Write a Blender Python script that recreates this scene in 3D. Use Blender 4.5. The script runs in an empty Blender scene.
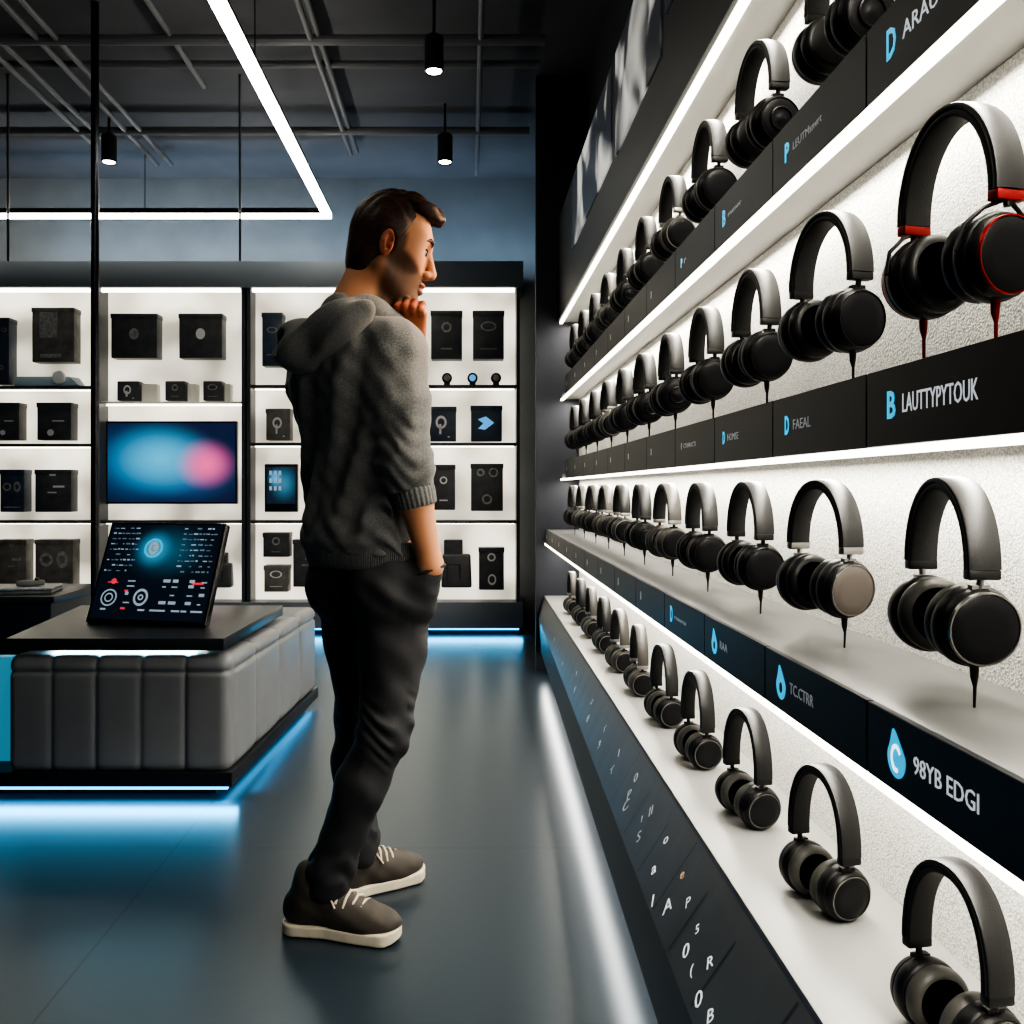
import bpy, bmesh, math, random
import numpy as np
from mathutils import Matrix, Vector, Euler
random.seed(7)
sc = bpy.context.scene
C = sc.collection
PI = math.pi
H = 1.06                      # eye height
FP = 900.0                    # focal length in pixels of a 1024 frame
CX, CY = 467.0, 488.0         # principal point of the photograph

def P(px, py, d):
    """a photograph pixel at distance d -> a world point"""
    return Vector(((px-CX)*d/FP, d, H-(py-CY)*d/FP))

# ------------------------------------------------------------------ materials
def new_mat(name):
    m = bpy.data.materials.new(name); m.use_nodes = True
    nt = m.node_tree
    return m, nt, nt.nodes['Principled BSDF']

def mat(name, col, rough=.5, metal=0., emit=None, es=0., bump=0., bscale=200., var=0., vscale=8., spec=None, coat=0., sheen=0.):
    m, nt, b = new_mat(name)
    b.inputs['Base Color'].default_value = (*col, 1)
    b.inputs['Roughness'].default_value = rough
    b.inputs['Metallic'].default_value = metal
    if spec is not None: b.inputs['Specular IOR Level'].default_value = spec
    if coat: b.inputs['Coat Weight'].default_value = coat
    if sheen:
        b.inputs['Sheen Weight'].default_value = sheen
        b.inputs['Sheen Roughness'].default_value = .5
    if emit is not None:
        b.inputs['Emission Color'].default_value = (*emit, 1)
        b.inputs['Emission Strength'].default_value = es
    tc = nt.nodes.new('ShaderNodeTexCoord')
    if bump:
        n = nt.nodes.new('ShaderNodeTexNoise'); n.inputs['Scale'].default_value = bscale; n.inputs['Detail'].default_value = 4
        nt.links.new(tc.outputs['Object'], n.inputs['Vector'])
        bp = nt.nodes.new('ShaderNodeBump'); bp.inputs['Strength'].default_value = bump; bp.inputs['Distance'].default_value = .002
        nt.links.new(n.outputs['Fac'], bp.inputs['Height']); nt.links.new(bp.outputs['Normal'], b.inputs['Normal'])
    if var:
        n = nt.nodes.new('ShaderNodeTexNoise'); n.inputs['Scale'].default_value = vscale; n.inputs['Detail'].default_value = 6
        nt.links.new(tc.outputs['Object'], n.inputs['Vector'])
        r = nt.nodes.new('ShaderNodeValToRGB')
        r.color_ramp.elements[0].position = .3; r.color_ramp.elements[1].position = .7
        r.color_ramp.elements[0].color = (*[c*(1-var) for c in col], 1)
        r.color_ramp.elements[1].color = (*[min(1, c*(1+var)) for c in col], 1)
        nt.links.new(n.outputs['Fac'], r.inputs['Fac']); nt.links.new(r.outputs['Color'], b.inputs['Base Color'])
    return m

M = {}
M['ceil'] = mat('ceiling_paint', (.10, .10, .112), .8, var=.15, vscale=2)
M['wall'] = mat('slate_paint', (.16, .172, .185), .65, var=.12, vscale=3)
M['wall_dark'] = mat('dark_wall_paint', (.022, .025, .036), .6, var=.12, vscale=3)
M['pipe'] = mat('dark_pipe_paint', (.13, .13, .14), .45)
M['black'] = mat('black_satin', (.010, .010, .012), .38, bump=.05, bscale=400)
M['black_gloss'] = mat('black_gloss', (.008, .008, .010), .2)
M['fascia'] = mat('fascia_black', (.006, .007, .011), .45, var=.1, spec=.2)
M['soffit'] = mat('white_soffit', (.30, .295, .28), .5, var=.03)
M['shelf_grey'] = mat('grey_lacquer', (.12, .12, .118), .36, var=.05, vscale=4)
M['shelf_pale'] = mat('pale_lacquer', (.33, .33, .32), .36, var=.05, vscale=4)
M['console'] = mat('console_graphite', (.050, .050, .053), .42, var=.12, vscale=6)
M['console_blue'] = mat('console_blue_black', (.010, .022, .042), .35)
M['led'] = mat('led_white', (1, 1, 1), .5, emit=(1, .93, .78), es=4)
M['led_frame'] = mat('led_frame_white', (1, 1, 1), .5, emit=(1, .95, .82), es=16)
M['led_cyan'] = mat('led_cyan', (.2, .7, 1), .5, emit=(.08, .50, .95), es=2.6)
M['lens'] = mat('spot_lens', (1, 1, 1), .5, emit=(1, .93, .75), es=18)
M['leather'] = mat('grey_leather', (.17, .175, .185), .42, bump=.12, bscale=250, var=.08, vscale=5)
M['slab'] = mat('slab_black', (.018, .019, .022), .3)
M['pole'] = mat('pole_steel', (.03, .032, .04), .25, metal=.8)
M['cable'] = mat('cable_black', (.012, .012, .015), .5)
M['hp_black'] = mat('matte_black_plastic', (.005, .005, .0055), .40, bump=.08, bscale=500, spec=.35)
M['hp_band'] = mat('black_leatherette', (.008, .008, .0085), .42, bump=.1, bscale=400, spec=.4)
M['hp_pad'] = mat('black_padding', (.005, .005, .006), .6, bump=.15, bscale=500)
M['hp_cushion'] = mat('black_cushion_leather', (.009, .009, .009), .4, bump=.06, bscale=300, spec=.4)
M['hp_grey'] = mat('grey_cushion_leather', (.06, .058, .052), .45, bump=.06, bscale=300)
M['hp_plate'] = mat('black_cover_plate', (.004, .004, .006), .36, spec=.3)
M['hp_bronze'] = mat('bronze_plate', (.15, .13, .118), .42, metal=.6)
M['hp_taupe'] = mat('taupe_shell', (.045, .041, .036), .4)
M['hp_steel'] = mat('brushed_steel', (.30, .29, .28), .3, metal=.95)
M['hp_red'] = mat('red_anodised', (.28, .012, .012), .35, metal=.5)
M['mesh_in'] = mat('speaker_cloth', (.006, .006, .007), .9)
M['cyan_logo'] = mat('cyan_logo', (.1, .5, .7), .4, emit=(.0, .36, .62), es=.75)
M['cyan_pale'] = mat('pale_cyan_logo', (.3, .7, .8), .4, emit=(.2, .6, .85), es=.6)
M['letter'] = mat('white_lettering', (.7, .7, .72), .5, emit=(.8, .85, .9), es=.35)
M['letter_dim'] = mat('dim_lettering', (.45, .46, .48), .5, emit=(.8, .85, .9), es=.10)
M['letter_amber'] = mat('amber_lettering', (.6, .38, .25), .5, emit=(.9, .6, .4), es=.15)
M['box_dark'] = mat('carton_charcoal', (.070, .072, .080), .45, var=.25, vscale=14)
M['box_navy'] = mat('carton_navy', (.045, .065, .100), .4, var=.3, vscale=14)
M['box_grey'] = mat('carton_grey', (.15, .145, .138), .5, var=.35, vscale=12)
M['print_grey'] = mat('print_grey', (.30, .30, .30), .5, var=.4, vscale=40)
M['print_white'] = mat('print_white', (.75, .75, .75), .5)
M['print_blue'] = mat('print_blue', (.10, .35, .65), .4, emit=(.1, .4, .8), es=.6)
M['white_block'] = mat('white_acrylic', (.75, .74, .68), .4)
M['frame'] = mat('cabinet_frame', (.05, .057, .068), .4)
M['header'] = mat('header_slate', (.13, .15, .175), .45)
M['tray'] = mat('pale_blue_tray', (.24, .33, .38), .35)
M['screen_black'] = mat('glass_black', (.006, .007, .010), .12)
M['ui_white'] = mat('ui_white', (.35, .42, .5), .4, emit=(.65, .82, 1), es=.22)
M['ui_dim'] = mat('ui_blue_dim', (.2, .3, .4), .4, emit=(.3, .5, .7), es=.14)
M['ui_red'] = mat('ui_red', (.6, .05, .08), .4, emit=(1, .08, .12), es=.45)
M['sole'] = mat('cream_rubber', (.62, .55, .43), .55, var=.06, vscale=20)
M['shoe'] = mat('taupe_canvas', (.050, .042, .034), .7, bump=.3, bscale=500, var=.15, vscale=20)
M['lace'] = mat('cream_laces', (.55, .47, .38), .7, bump=.3, bscale=900)
M['trousers'] = mat('charcoal_denim', (.022, .022, .025), .75, bump=.35, bscale=600, var=.25, vscale=9)
M['hair'] = None

def backlit():
    m, nt, b = new_mat('backlit_panel')
    b.inputs['Base Color'].default_value = (.55, .53, .47, 1); b.inputs['Roughness'].default_value = .6
    tc = nt.nodes.new('ShaderNodeTexCoord'); n = nt.nodes.new('ShaderNodeTexNoise'); n.inputs['Scale'].default_value = 2.6; n.inputs['Detail'].default_value = 1
    r = nt.nodes.new('ShaderNodeValToRGB')
    r.color_ramp.elements[0].color = (.30, .275, .225, 1); r.color_ramp.elements[1].color = (1, .93, .77, 1)  # shadowed and bright patches put into the emission colour
    r.color_ramp.elements[0].position = .30; r.color_ramp.elements[1].position = .62
    nt.links.new(tc.outputs['Object'], n.inputs['Vector']); nt.links.new(n.outputs['Fac'], r.inputs['Fac'])
    nt.links.new(r.outputs['Color'], b.inputs['Emission Color']); b.inputs['Emission Strength'].default_value = .95
    return m
M['backlit'] = backlit()

def woven():
    m, nt, b = new_mat('white_woven_wall')
    b.inputs['Roughness'].default_value = .75
    tc = nt.nodes.new('ShaderNodeTexCoord')
    v = nt.nodes.new('ShaderNodeTexVoronoi'); v.inputs['Scale'].default_value = 300
    nt.links.new(tc.outputs['Object'], v.inputs['Vector'])
    r = nt.nodes.new('ShaderNodeValToRGB')
    r.color_ramp.elements[0].position = .15; r.color_ramp.elements[0].color = (.84, .83, .79, 1)
    r.color_ramp.elements[1].position = .75; r.color_ramp.elements[1].color = (.48, .475, .455, 1)
    nt.links.new(v.outputs['Distance'], r.inputs['Fac']); nt.links.new(r.outputs['Color'], b.inputs['Base Color'])
    bp = nt.nodes.new('ShaderNodeBump'); bp.inputs['Strength'].default_value = .5; bp.inputs['Distance'].default_value = .002; bp.invert = True
    nt.links.new(v.outputs['Distance'], bp.inputs['Height']); nt.links.new(bp.outputs['Normal'], b.inputs['Normal'])
    return m
M['woven'] = woven()

def floor_mat():
    m, nt, b = new_mat('polished_dark_floor')
    tc = nt.nodes.new('ShaderNodeTexCoord')
    n = nt.nodes.new('ShaderNodeTexNoise'); n.inputs['Scale'].default_value = 110; n.inputs['Detail'].default_value = 2
    n2 = nt.nodes.new('ShaderNodeTexNoise'); n2.inputs['Scale'].default_value = 1.1; n2.inputs['Detail'].default_value = 1.5
    br = nt.nodes.new('ShaderNodeTexBrick'); br.offset = 0; br.squash = 1
    br.inputs['Scale'].default_value = 1; br.inputs['Brick Width'].default_value = 1.5; br.inputs['Row Height'].default_value = 1.5
    br.inputs['Mortar Size'].default_value = .003; br.inputs['Mortar Smooth'].default_value = .2
    br.inputs['Color1'].default_value = (.022, .033, .044, 1); br.inputs['Color2'].default_value = (.020, .031, .042, 1); br.inputs['Mortar'].default_value = (.006, .006, .008, 1)
    mp = nt.nodes.new('ShaderNodeMapping'); mp.inputs['Location'].default_value = (.86, .35, 0)
    for q in (n, n2): nt.links.new(tc.outputs['Object'], q.inputs['Vector'])
    nt.links.new(tc.outputs['Object'], mp.inputs['Vector']); nt.links.new(mp.outputs['Vector'], br.inputs['Vector'])
    mx = nt.nodes.new('ShaderNodeMix'); mx.data_type = 'RGBA'; mx.blend_type = 'MULTIPLY'; mx.inputs['Factor'].default_value = .6
    rp = nt.nodes.new('ShaderNodeValToRGB'); rp.color_ramp.elements[0].position = .3; rp.color_ramp.elements[1].position = .75
    rp.color_ramp.elements[0].color = (.8, .8, .8, 1)
    nt.links.new(n.outputs['Fac'], rp.inputs['Fac'])
    nt.links.new(br.outputs['Color'], mx.inputs['A']); nt.links.new(rp.outputs['Color'], mx.inputs['B'])
    nt.links.new(mx.outputs['Result'], b.inputs['Base Color'])
    mr = nt.nodes.new('ShaderNodeMapRange'); mr.inputs['To Min'].default_value = .22; mr.inputs['To Max'].default_value = .34
    nt.links.new(n2.outputs['Fac'], mr.inputs['Value']); b.inputs['Roughness'].default_value = .29
    bp = nt.nodes.new('ShaderNodeBump'); bp.inputs['Strength'].default_value = .0; bp.inputs['Distance'].default_value = .002
    b.inputs['Specular IOR Level'].default_value = .6; b.inputs['Specular Tint'].default_value = (.78, .92, 1, 1)
    return m
M['floor'] = floor_mat()

def glow_screen(name, base, blobs, strength, rough=.25):
    """a lit screen: soft colour blobs (cx, cz, radius, colour) over a base, in generated x/z"""
    m, nt, b = new_mat(name)
    b.inputs['Base Color'].default_value = (.01, .01, .015, 1); b.inputs['Roughness'].default_value = rough
    tc = nt.nodes.new('ShaderNodeTexCoord')
    prev = nt.nodes.new('ShaderNodeRGB'); prev.outputs[0].default_value = (*base, 1); prev = prev.outputs[0]
    for cx, cz, rx, rz, col in blobs:
        mp = nt.nodes.new('ShaderNodeMapping'); mp.inputs['Location'].default_value = (-cx/rx, 0, -cz/rz); mp.inputs['Scale'].default_value = (1/rx, 0, 1/rz)
        nt.links.new(tc.outputs['Generated'], mp.inputs['Vector'])
        ln = nt.nodes.new('ShaderNodeVectorMath'); ln.operation = 'LENGTH'; nt.links.new(mp.outputs['Vector'], ln.inputs[0])
        mr = nt.nodes.new('ShaderNodeMapRange'); mr.interpolation_type = 'SMOOTHSTEP'
        mr.inputs['From Min'].default_value = 1; mr.inputs['From Max'].default_value = -.05
        nt.links.new(ln.outputs['Value'], mr.inputs['Value'])
        mx = nt.nodes.new('ShaderNodeMix'); mx.data_type = 'RGBA'
        nt.links.new(mr.outputs['Result'], mx.inputs['Factor']); nt.links.new(prev, mx.inputs['A']); mx.inputs['B'].default_value = (*col, 1)
        prev = mx.outputs['Result']
    nt.links.new(prev, b.inputs['Emission Color']); b.inputs['Emission Strength'].default_value = strength
    return m
M['tv'] = glow_screen('tv_picture', (.010, .018, .055), [(.28, .5, .55, .62, (.02, .15, .33)), (.62, .42, .5, .5, (.04, .14, .33)), (.42, .55, .50, .52, (.08, .46, .68)), (.77, .48, .27, .36, (.95, .13, .34))], .85)
M['ui'] = glow_screen('touch_screen_picture', (.006, .012, .022), [(.55, .72, .42, .34, (.03, .13, .20)), (.43, .74, .20, .24, (.08, .40, .62))], .6)
M['ui2'] = glow_screen('small_screen_picture', (.01, .02, .04), [(.6, .55, .6, .6, (.06, .2, .3)), (.3, .7, .3, .3, (.1, .4, .7))], .8)

def poster_mat(seed):
    m, nt, b = new_mat('glossy_photo_print')
    tc = nt.nodes.new('ShaderNodeTexCoord')
    mp = nt.nodes.new('ShaderNodeMapping'); mp.inputs['Scale'].default_value = (1, 1.1, 1.2); mp.inputs['Location'].default_value = (seed*3.1, seed*1.7, 0); mp.inputs['Rotation'].default_value = (.5, 0, 0)
    n = nt.nodes.new('ShaderNodeTexNoise'); n.inputs['Scale'].default_value = 3.0; n.inputs['Detail'].default_value = 1.5; n.inputs['Distortion'].default_value = .6
    r = nt.nodes.new('ShaderNodeValToRGB')
    r.color_ramp.elements[0].position = .50; r.color_ramp.elements[0].color = (.03, .032, .038, 1)
    r.color_ramp.elements[1].position = .66; r.color_ramp.elements[1].color = (.62, .61, .57, 1)
    nt.links.new(tc.outputs['Object'], mp.inputs['Vector']); nt.links.new(mp.outputs['Vector'], n.inputs['Vector']); nt.links.new(n.outputs['Fac'], r.inputs['Fac'])
    nt.links.new(r.outputs['Color'], b.inputs['Base Color']); nt.links.new(r.outputs['Color'], b.inputs['Emission Color'])
    b.inputs['Emission Strength'].default_value = .45; b.inputs['Roughness'].default_value = .2
    return m

# ------------------------------------------------------------------ geometry helpers
class MB:
    def __init__(s): s.v = []; s.f = []; s.parts = []
    def add(s, v, f):
        k = len(s.v); s.parts.append((k, len(s.f), len(f), len(v))); s.v += [tuple(p) for p in v]; s.f += [tuple(i+k for i in q) for q in f]; return s
    def box(s, x0, x1, y0, y1, z0, z1):
        v = [(x, y, z) for z in (z0, z1) for y in (y0, y1) for x in (x0, x1)]
        return s.add(v, [(0, 2, 3, 1), (4, 5, 7, 6), (0, 1, 5, 4), (2, 6, 7, 3), (0, 4, 6, 2), (1, 3, 7, 5)])
    def hexa(s, b, t):
        """b, t: four bottom and four top corners, counter-clockwise from above"""
        return s.add(list(b)+list(t), [(3, 2, 1, 0), (4, 5, 6, 7), (0, 1, 5, 4), (1, 2, 6, 5), (2, 3, 7, 6), (3, 0, 4, 7)])
    def tube(s, pts, rad, n=12, cap=True):
        pts = [Vector(p) for p in pts]; rs = rad if isinstance(rad, (list, tuple)) else [rad]*len(pts)
        v = []; ref = None
        for i, p in enumerate(pts):
            t = (pts[min(i+1, len(pts)-1)]-pts[max(i-1, 0)]).normalized()
            if ref is None:
                ref = Vector((0, 0, 1)) if abs(t.z) < .9 else Vector((1, 0, 0))
            a = (ref - t*ref.dot(t)).normalized(); ref = a; b = t.cross(a)
            v += [p + (a*math.cos(2*PI*j/n)+b*math.sin(2*PI*j/n))*rs[i] for j in range(n)]
        f = []
        for i in range(len(pts)-1):
            for j in range(n):
                f.append((i*n+j, i*n+(j+1) % n, (i+1)*n+(j+1) % n, (i+1)*n+j))
        if cap:
            f.append(tuple(range(n-1, -1, -1))); f.append(tuple((len(pts)-1)*n+j for j in range(n)))
        return s.add(v, f)
    def lathe(s, prof, n=40, mtx=None):
        """profile (x, r) turned about the X axis"""
        v = []
        for x, r in prof:
            for j in range(n):
                a = 2*PI*j/n; v.append(Vector((x, r*math.cos(a), r*math.sin(a))))
        f = []
        for i in range(len(prof)-1):
            for j in range(n):
                f.append((i*n+j, (i+1)*n+j, (i+1)*n+(j+1) % n, i*n+(j+1) % n))
        if prof[0][1] > 1e-6: f.append(tuple(range(n)))
        if prof[-1][1] > 1e-6: f.append(tuple((len(prof)-1)*n+j for j in range(n-1, -1, -1)))
        if mtx: v = [mtx @ p for p in v]
        return s.add(v, f)
    def sweep(s, path, prof):
        """path: (point, outward normal) in a plane; profile (w, t): w along Y, t along the normal"""
        v = []; n = len(prof)
        for p, nn in path:
            v += [Vector((p[0]+nn[0]*t, w, p[1]+nn[1]*t)) for w, t in prof]
        f = []
        for i in range(len(path)-1):
            for j in range(n): f.append((i*n+j, i*n+(j+1) % n, (i+1)*n+(j+1) % n, (i+1)*n+j))
        f.append(tuple(range(n-1, -1, -1))); f.append(tuple((len(path)-1)*n+j for j in range(n)))
        return s.add(v, f)
    def prism(s, outline, d, mtx=None):
        """outline in local XY, pulled out along +Z by d"""
        n = len(outline)
        v = [Vector((x, y, 0)) for x, y in outline]+[Vector((x, y, d)) for x, y in outline]
        if mtx: v = [mtx @ p for p in v]
        return s.add(v, [tuple(range(n-1, -1, -1)), tuple(range(n, 2*n))]+[(i, (i+1) % n, n+(i+1) % n, n+i) for i in range(n)])
    def mesh(s, name, bevel=0., seg=2, smooth=False):
        me = bpy.data.meshes.new(name); me.from_pydata(s.v, [], s.f)
        bm = bmesh.new(); bm.from_mesh(me)
        bmesh.ops.remove_doubles(bm, verts=bm.verts, dist=1e-6)
        bmesh.ops.recalc_face_normals(bm, faces=bm.faces)
        if bevel:
            es = [e for e in bm.edges if len(e.link_faces) == 2 and e.calc_face_angle(0) > .6]
            bmesh.ops.bevel(bm, geom=es, offset=bevel, segments=seg, affect='EDGES', profile=.6, clamp_overlap=True)
        bm.to_mesh(me); bm.free()
        if smooth or bevel: shade(me, 40)
        return me

def shade(me, ang=40):
    me.polygons.foreach_set('use_smooth', [True]*len(me.polygons))
    try: me.set_sharp_from_angle(angle=math.radians(ang))
    except Exception: pass

def obj(name, me, m, parent=None, loc=None):
    if isinstance(me, MB): me = me.mesh(name)
    o = bpy.data.objects.new(name, me); C.objects.link(o)
    if m is not None and not me.materials: me.materials.append(m)
    if parent is not None: o.parent = parent
    if loc is not None: o.location = loc
    return o

def pieces(name, mb, m, parent):
    for k, f0, nf, nv in mb.parts:
        q = MB(); q.add(mb.v[k:k+nv], [tuple(i-k for i in f) for f in mb.f[f0:f0+nf]]); obj(name, q, m, parent)

def tag(o, label, cat, group=None, kind=None):
    o['label'] = label; o['category'] = cat
    if group: o['group'] = group
    if kind: o['kind'] = kind
    return o

def thing(name, label, cat, loc=(0, 0, 0), rot=(0, 0, 0), group=None):
    o = bpy.data.objects.new(name, None); C.objects.link(o)
    o.location = loc; o.rotation_euler = rot; o.empty_display_size = .1
    return tag(o, label, cat, group)

def struct(name, me, m, bevel=0):
    if isinstance(me, MB): me = me.mesh(name, bevel)
    o = obj(name, me, m); o['kind'] = 'structure'; return o

def copy_tree(o, parent=None):
    c = o.copy(); C.objects.link(c); c.parent = parent
    for ch in list(o.children): copy_tree(ch, c)
    return c

def text_mesh(body, size, mtx, width=None, ext=.0006, bold=0.0, shear=0.):
    cu = bpy.data.curves.new('lettering', 'FONT'); cu.body = body; cu.size = size; cu.extrude = ext; cu.resolution_u = 2
    cu.offset = bold; cu.shear = shear; cu.align_y = 'CENTER'
    t = bpy.data.objects.new('lettering', cu); C.objects.link(t)
    bpy.context.view_layer.update()
    me = bpy.data.meshes.new_from_object(t.evaluated_get(bpy.context.evaluated_depsgraph_get()))
    bpy.data.objects.remove(t); bpy.data.curves.remove(cu)
    if width and len(me.vertices):
        w = max(v.co.x for v in me.vertices)-min(v.co.x for v in me.vertices)
        me.transform(Matrix.Diagonal((width/max(w, 1e-6), 1, 1, 1)))
    me.transform(mtx); me.materials.clear()
    return me

def face_left(x, y, z):
    """a frame lying on a surface that faces the aisle (-X): local x runs towards the camera, local y up"""
    return Matrix(((0, 0, -1, x), (-1, 0, 0, y), (0, 1, 0, z), (0, 0, 0, 1)))

def area(name, loc, rot, sx, sy, power, col=(1, 1, 1), spread=None):
    l = bpy.data.lights.new(name, 'AREA'); l.shape = 'RECTANGLE'; l.size = sx; l.size_y = sy; l.energy = power; l.color = col
    if spread: l.spread = spread
    o = bpy.data.objects.new(name, l); C.objects.link(o); o.location = loc; o.rotation_euler = rot
    return o

def aim(o, target):
    o.rotation_euler = (Vector(target)-o.location).to_track_quat('-Z', 'Y').to_euler()

# ------------------------------------------------------------------ camera and world
cd = bpy.data.cameras.new('camera'); cam = bpy.data.objects.new('camera', cd); C.objects.link(cam)
cam.location = (0, 0, H); cam.rotation_euler = (PI/2, 0, 0)
cd.sensor_width = 36; cd.lens = 36*FP/1024; cd.shift_x = (512-CX)/1024; cd.shift_y = -(512-CY)/1024; cd.clip_start = .05
sc.camera = cam
w = bpy.data.worlds.new('world'); sc.world = w; w.use_nodes = True
bg = w.node_tree.nodes['Background']; bg.inputs[0].default_value = (.15, .19, .25, 1); bg.inputs[1].default_value = .36
sc.view_settings.view_transform = 'AgX'
try: sc.view_settings.look = 'AgX - High Contrast'
except Exception: pass
sc.view_settings.exposure = .42

# ------------------------------------------------------------------ the room
XW = .65           # the white display wall
YE = 5.22          # far end of the display wall
CE = 3.45
struct('floor', MB().box(-4.6, 1.2, -1.2, 7.1, -.05, 0), M['floor'])
struct('ceiling', MB().box(-4.6, 1.2, -1.2, 7.1, CE, CE+.08), M['ceil'])
struct('wall_back', MB().box(-4.6, 1.2, 6.95, 7.1, 0, CE), M['wall'])
struct('wall_left', MB().box(-4.6, -4.5, -1.2, 6.95, 0, CE), M['wall_dark'])
struct('wall_right', MB().box(.70, .80, -1.2, 6.95, 0, CE), M['wall_dark'])
struct('wall_end', MB().box(.40, .70, YE, YE+.06, 0, CE), M['wall_dark'])
struct('trim_1', MB().box(XW, .70, -.3, YE, .30, 2.30), M['woven'])     # white woven lining of the display wall

k = 2
for x, z in ((-2.20, 3.36), (-2.10, 3.36), (-2.50, 3.36), (-2.40, 3.36), (-1.52, 3.38), (-.80, 3.36), (-.76, 3.38), (.07, 3.36)):
    y1 = {-2.20: 6.4, -2.10: 6.4, -2.50: 6.0, -2.40: 6.0, -1.52: 5.2, -.80: 6.2, -.76: 6.2, .07: 6.6}[x]
    struct('trim_%d' % k, MB().tube([(x, 1.5, z), (x, y1, z)], .016, 10), M['pipe']); k += 1
for y, z, r in ((4.62, 3.36, .026), (4.95, 3.39, .02), (5.80, 3.36, .026)):
    struct('trim_%d' % k, MB().tube([(-4.5, y, z), (.40, y, z)], r, 10), M['pipe']); k += 1

# corner of the hanging LED line
t = thing('line_light', 'bright white LED strip light hung in a corner shape below the dark ceiling', 'light', (-.99, 6.4, 2.98))
b = MB(); b.box(-3.4, .02, -.02, .02, 0, .04); b.box(-.02, .02, -5.2, -.02, 0, .04)
obj('housing', b.mesh('housing', .003), M['fascia'], t, (0, 0, .026))
b = MB(); b.box(-3.4, .024, -.024, .02, 0, .026); obj('diffuser', b, M['led_frame'], t)
b = MB(); b.box(-.03, .03, -5.2, -.026, 0, .026); obj('diffuser', b, M['led_frame'], t)
for (px, py) in ((-1.3, 0), (-2.6, 0), (0, -2.2), (0, -4.2)):
    obj('hanger', MB().tube([(px, py, .06), (px, py, CE-2.98)], .003, 6), M['cable'], t)

# spotlights
def spotlight(px, py, d, label):
    p = P(px, py, d)
    t = thing('spotlight', label, 'spotlight', p, group='ceiling spotlights')
    b = MB()
    prof = [(0, .040), (.005, .047), (.15, .047), (.165, .03)]
    b.lathe([(0, .036), (-.012, .047), (.155, .047), (.17, .03)], 24, Matrix.Rotation(-PI/2, 4, 'Y'))
    obj('lamp_shade', b.mesh('lamp_shade', smooth=True), M['black'], t)
    obj('lens', MB().lathe([(0, 0), (.001, .036), (.004, .036)], 24, Matrix.Rotation(-PI/2, 4, 'Y') @ Matrix.Translation((-.008, 0, 0))), M['lens'], t)
    obj('stem', MB().tube([(0, 0, .16), (0, 0, CE-p.z)], .008, 8), M['black'], t)
    l = bpy.data.lights.new('spotlight_beam', 'SPOT'); l.energy = 40; l.spot_size = 1.3; l.spot_blend = .6; l.color = (1, .9, .72); l.shadow_soft_size = .04
    o = bpy.data.objects.new('spotlight_beam', l); C.objects.link(o); o.location = p+Vector((0, 0, -.03))
spotlight(434, 70, 4.4, 'black can spotlight in front of the first ceiling pipe, largest of three')
spotlight(445, 161, 5.6, 'black can spotlight in front of the dark back wall, right of the man')
spotlight(109, 161, 5.7, 'black can spotlight beside the black pole, over the left cabinets')

# the pole behind the bench and two cables to the cabinet header
p = P(95, 300, 4.43)
tag(obj('pole', MB().tube([(p.x, 4.43, 0), (p.x, 4.43, CE)], .019, 20).mesh('pole', smooth=True), M['pole']), 'dark polished steel pole from floor to ceiling behind the bench', 'pole')
for px, lab in ((240, 'thin black stay cable rising from the cabinet header left of the man'), (8, 'thin black stay cable rising from the cabinet header at the photo edge')):
    q = P(px, 262, 6.5); q0 = P(px, 60, 5.2)
    tag(obj('hanging_cable', MB().tube([(q.x, 6.5, q.z+.012), (q0.x, 5.2, CE)], .008, 8), M['cable']), lab, 'cable', 'cables above the cabinets')

# ------------------------------------------------------------------ the lit cabinets on the back wall
D0, D1 = 6.5, 6.66           # front and back of the cabinets
kz = D0/FP
def zb(py): return H-(py-CY)*kz
def xb(px): return (px-CX)*kz
zt, zl, zp = zb(288), zb(602), zb(628)
tag(obj('cabinet_header', MB().box(-4.4, xb(523), D0-.03, 6.945, zt, zb(262)).mesh('cabinet_header', .006), M['header']), 'dark header board running over all the lit wall cabinets', 'header board')
tag(obj('cabinet_plinth', MB().box(-4.4, xb(523), D0-.02, 6.945, zp, zl).mesh('cabinet_plinth', .006), M['header']), 'dark plinth board under the lit wall cabinets, cyan glow below', 'plinth')
obj_ = obj('light_strip', MB().box(-4.3, xb(519), D0+.0, D0+.03, zp-.014, zp), M['led_cyan'])
tag(obj_, 'cyan light strip tucked under the plinth of the wall cabinets', 'light strip')
struct('trim_20', MB().box(-4.4, xb(519), D0+.08, 6.95, 0, zp-.002), M['wall_dark'])

def cabinet(x0, x1, shelves, label, thin=False, right_end=False):
    """one lit cabinet bay between pixel columns x0 and x1"""
    xa, xe = xb(x0), xb(x1)
    t = thing('display_cabinet', label, 'cabinet', ((xa+xe)/2, D0, zl), group='lit wall cabinets')
    hw = (xe-xa)/2; h = zt-zl
    obj('back_panel', MB().box(-hw+.012, hw-.012, D1-D0, D1-D0+.02, 0, h), M['backlit'], t)
    for s in (-1, 1):
        x = s*(hw-.006)
        obj('side_panel', MB().box(x-.012, x+.012, 0, D1-D0, 0, h), M['frame'], t)
    for py in shelves:
        z = zb(py)-zl
        pale = py == 402
        sh = obj('shelf', MB().box(-hw+.012, hw-.012, .02, D1-D0, z-.011 if not pale else z-.006, z+.011 if not pale else z+.006).mesh('shelf', .002), M['white_block'] if pale else M['frame'], t)
        obj('light_strip', MB().box(-hw+.03, hw-.03, .09, .11, z-.019, z-.011), M['led'], sh)
    obj('light_strip', MB().box(-hw+.03, hw-.03, .0, .03, h-.026, h-.002), M['led'], t)
    return t
cabinet(-75, 93, [387, 445, 522], 'lit wall cabinet left of the black pole, cut by the photo edge')
cabinet(97, 244, [402, 522], 'lit wall cabinet holding the wall television')
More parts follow.
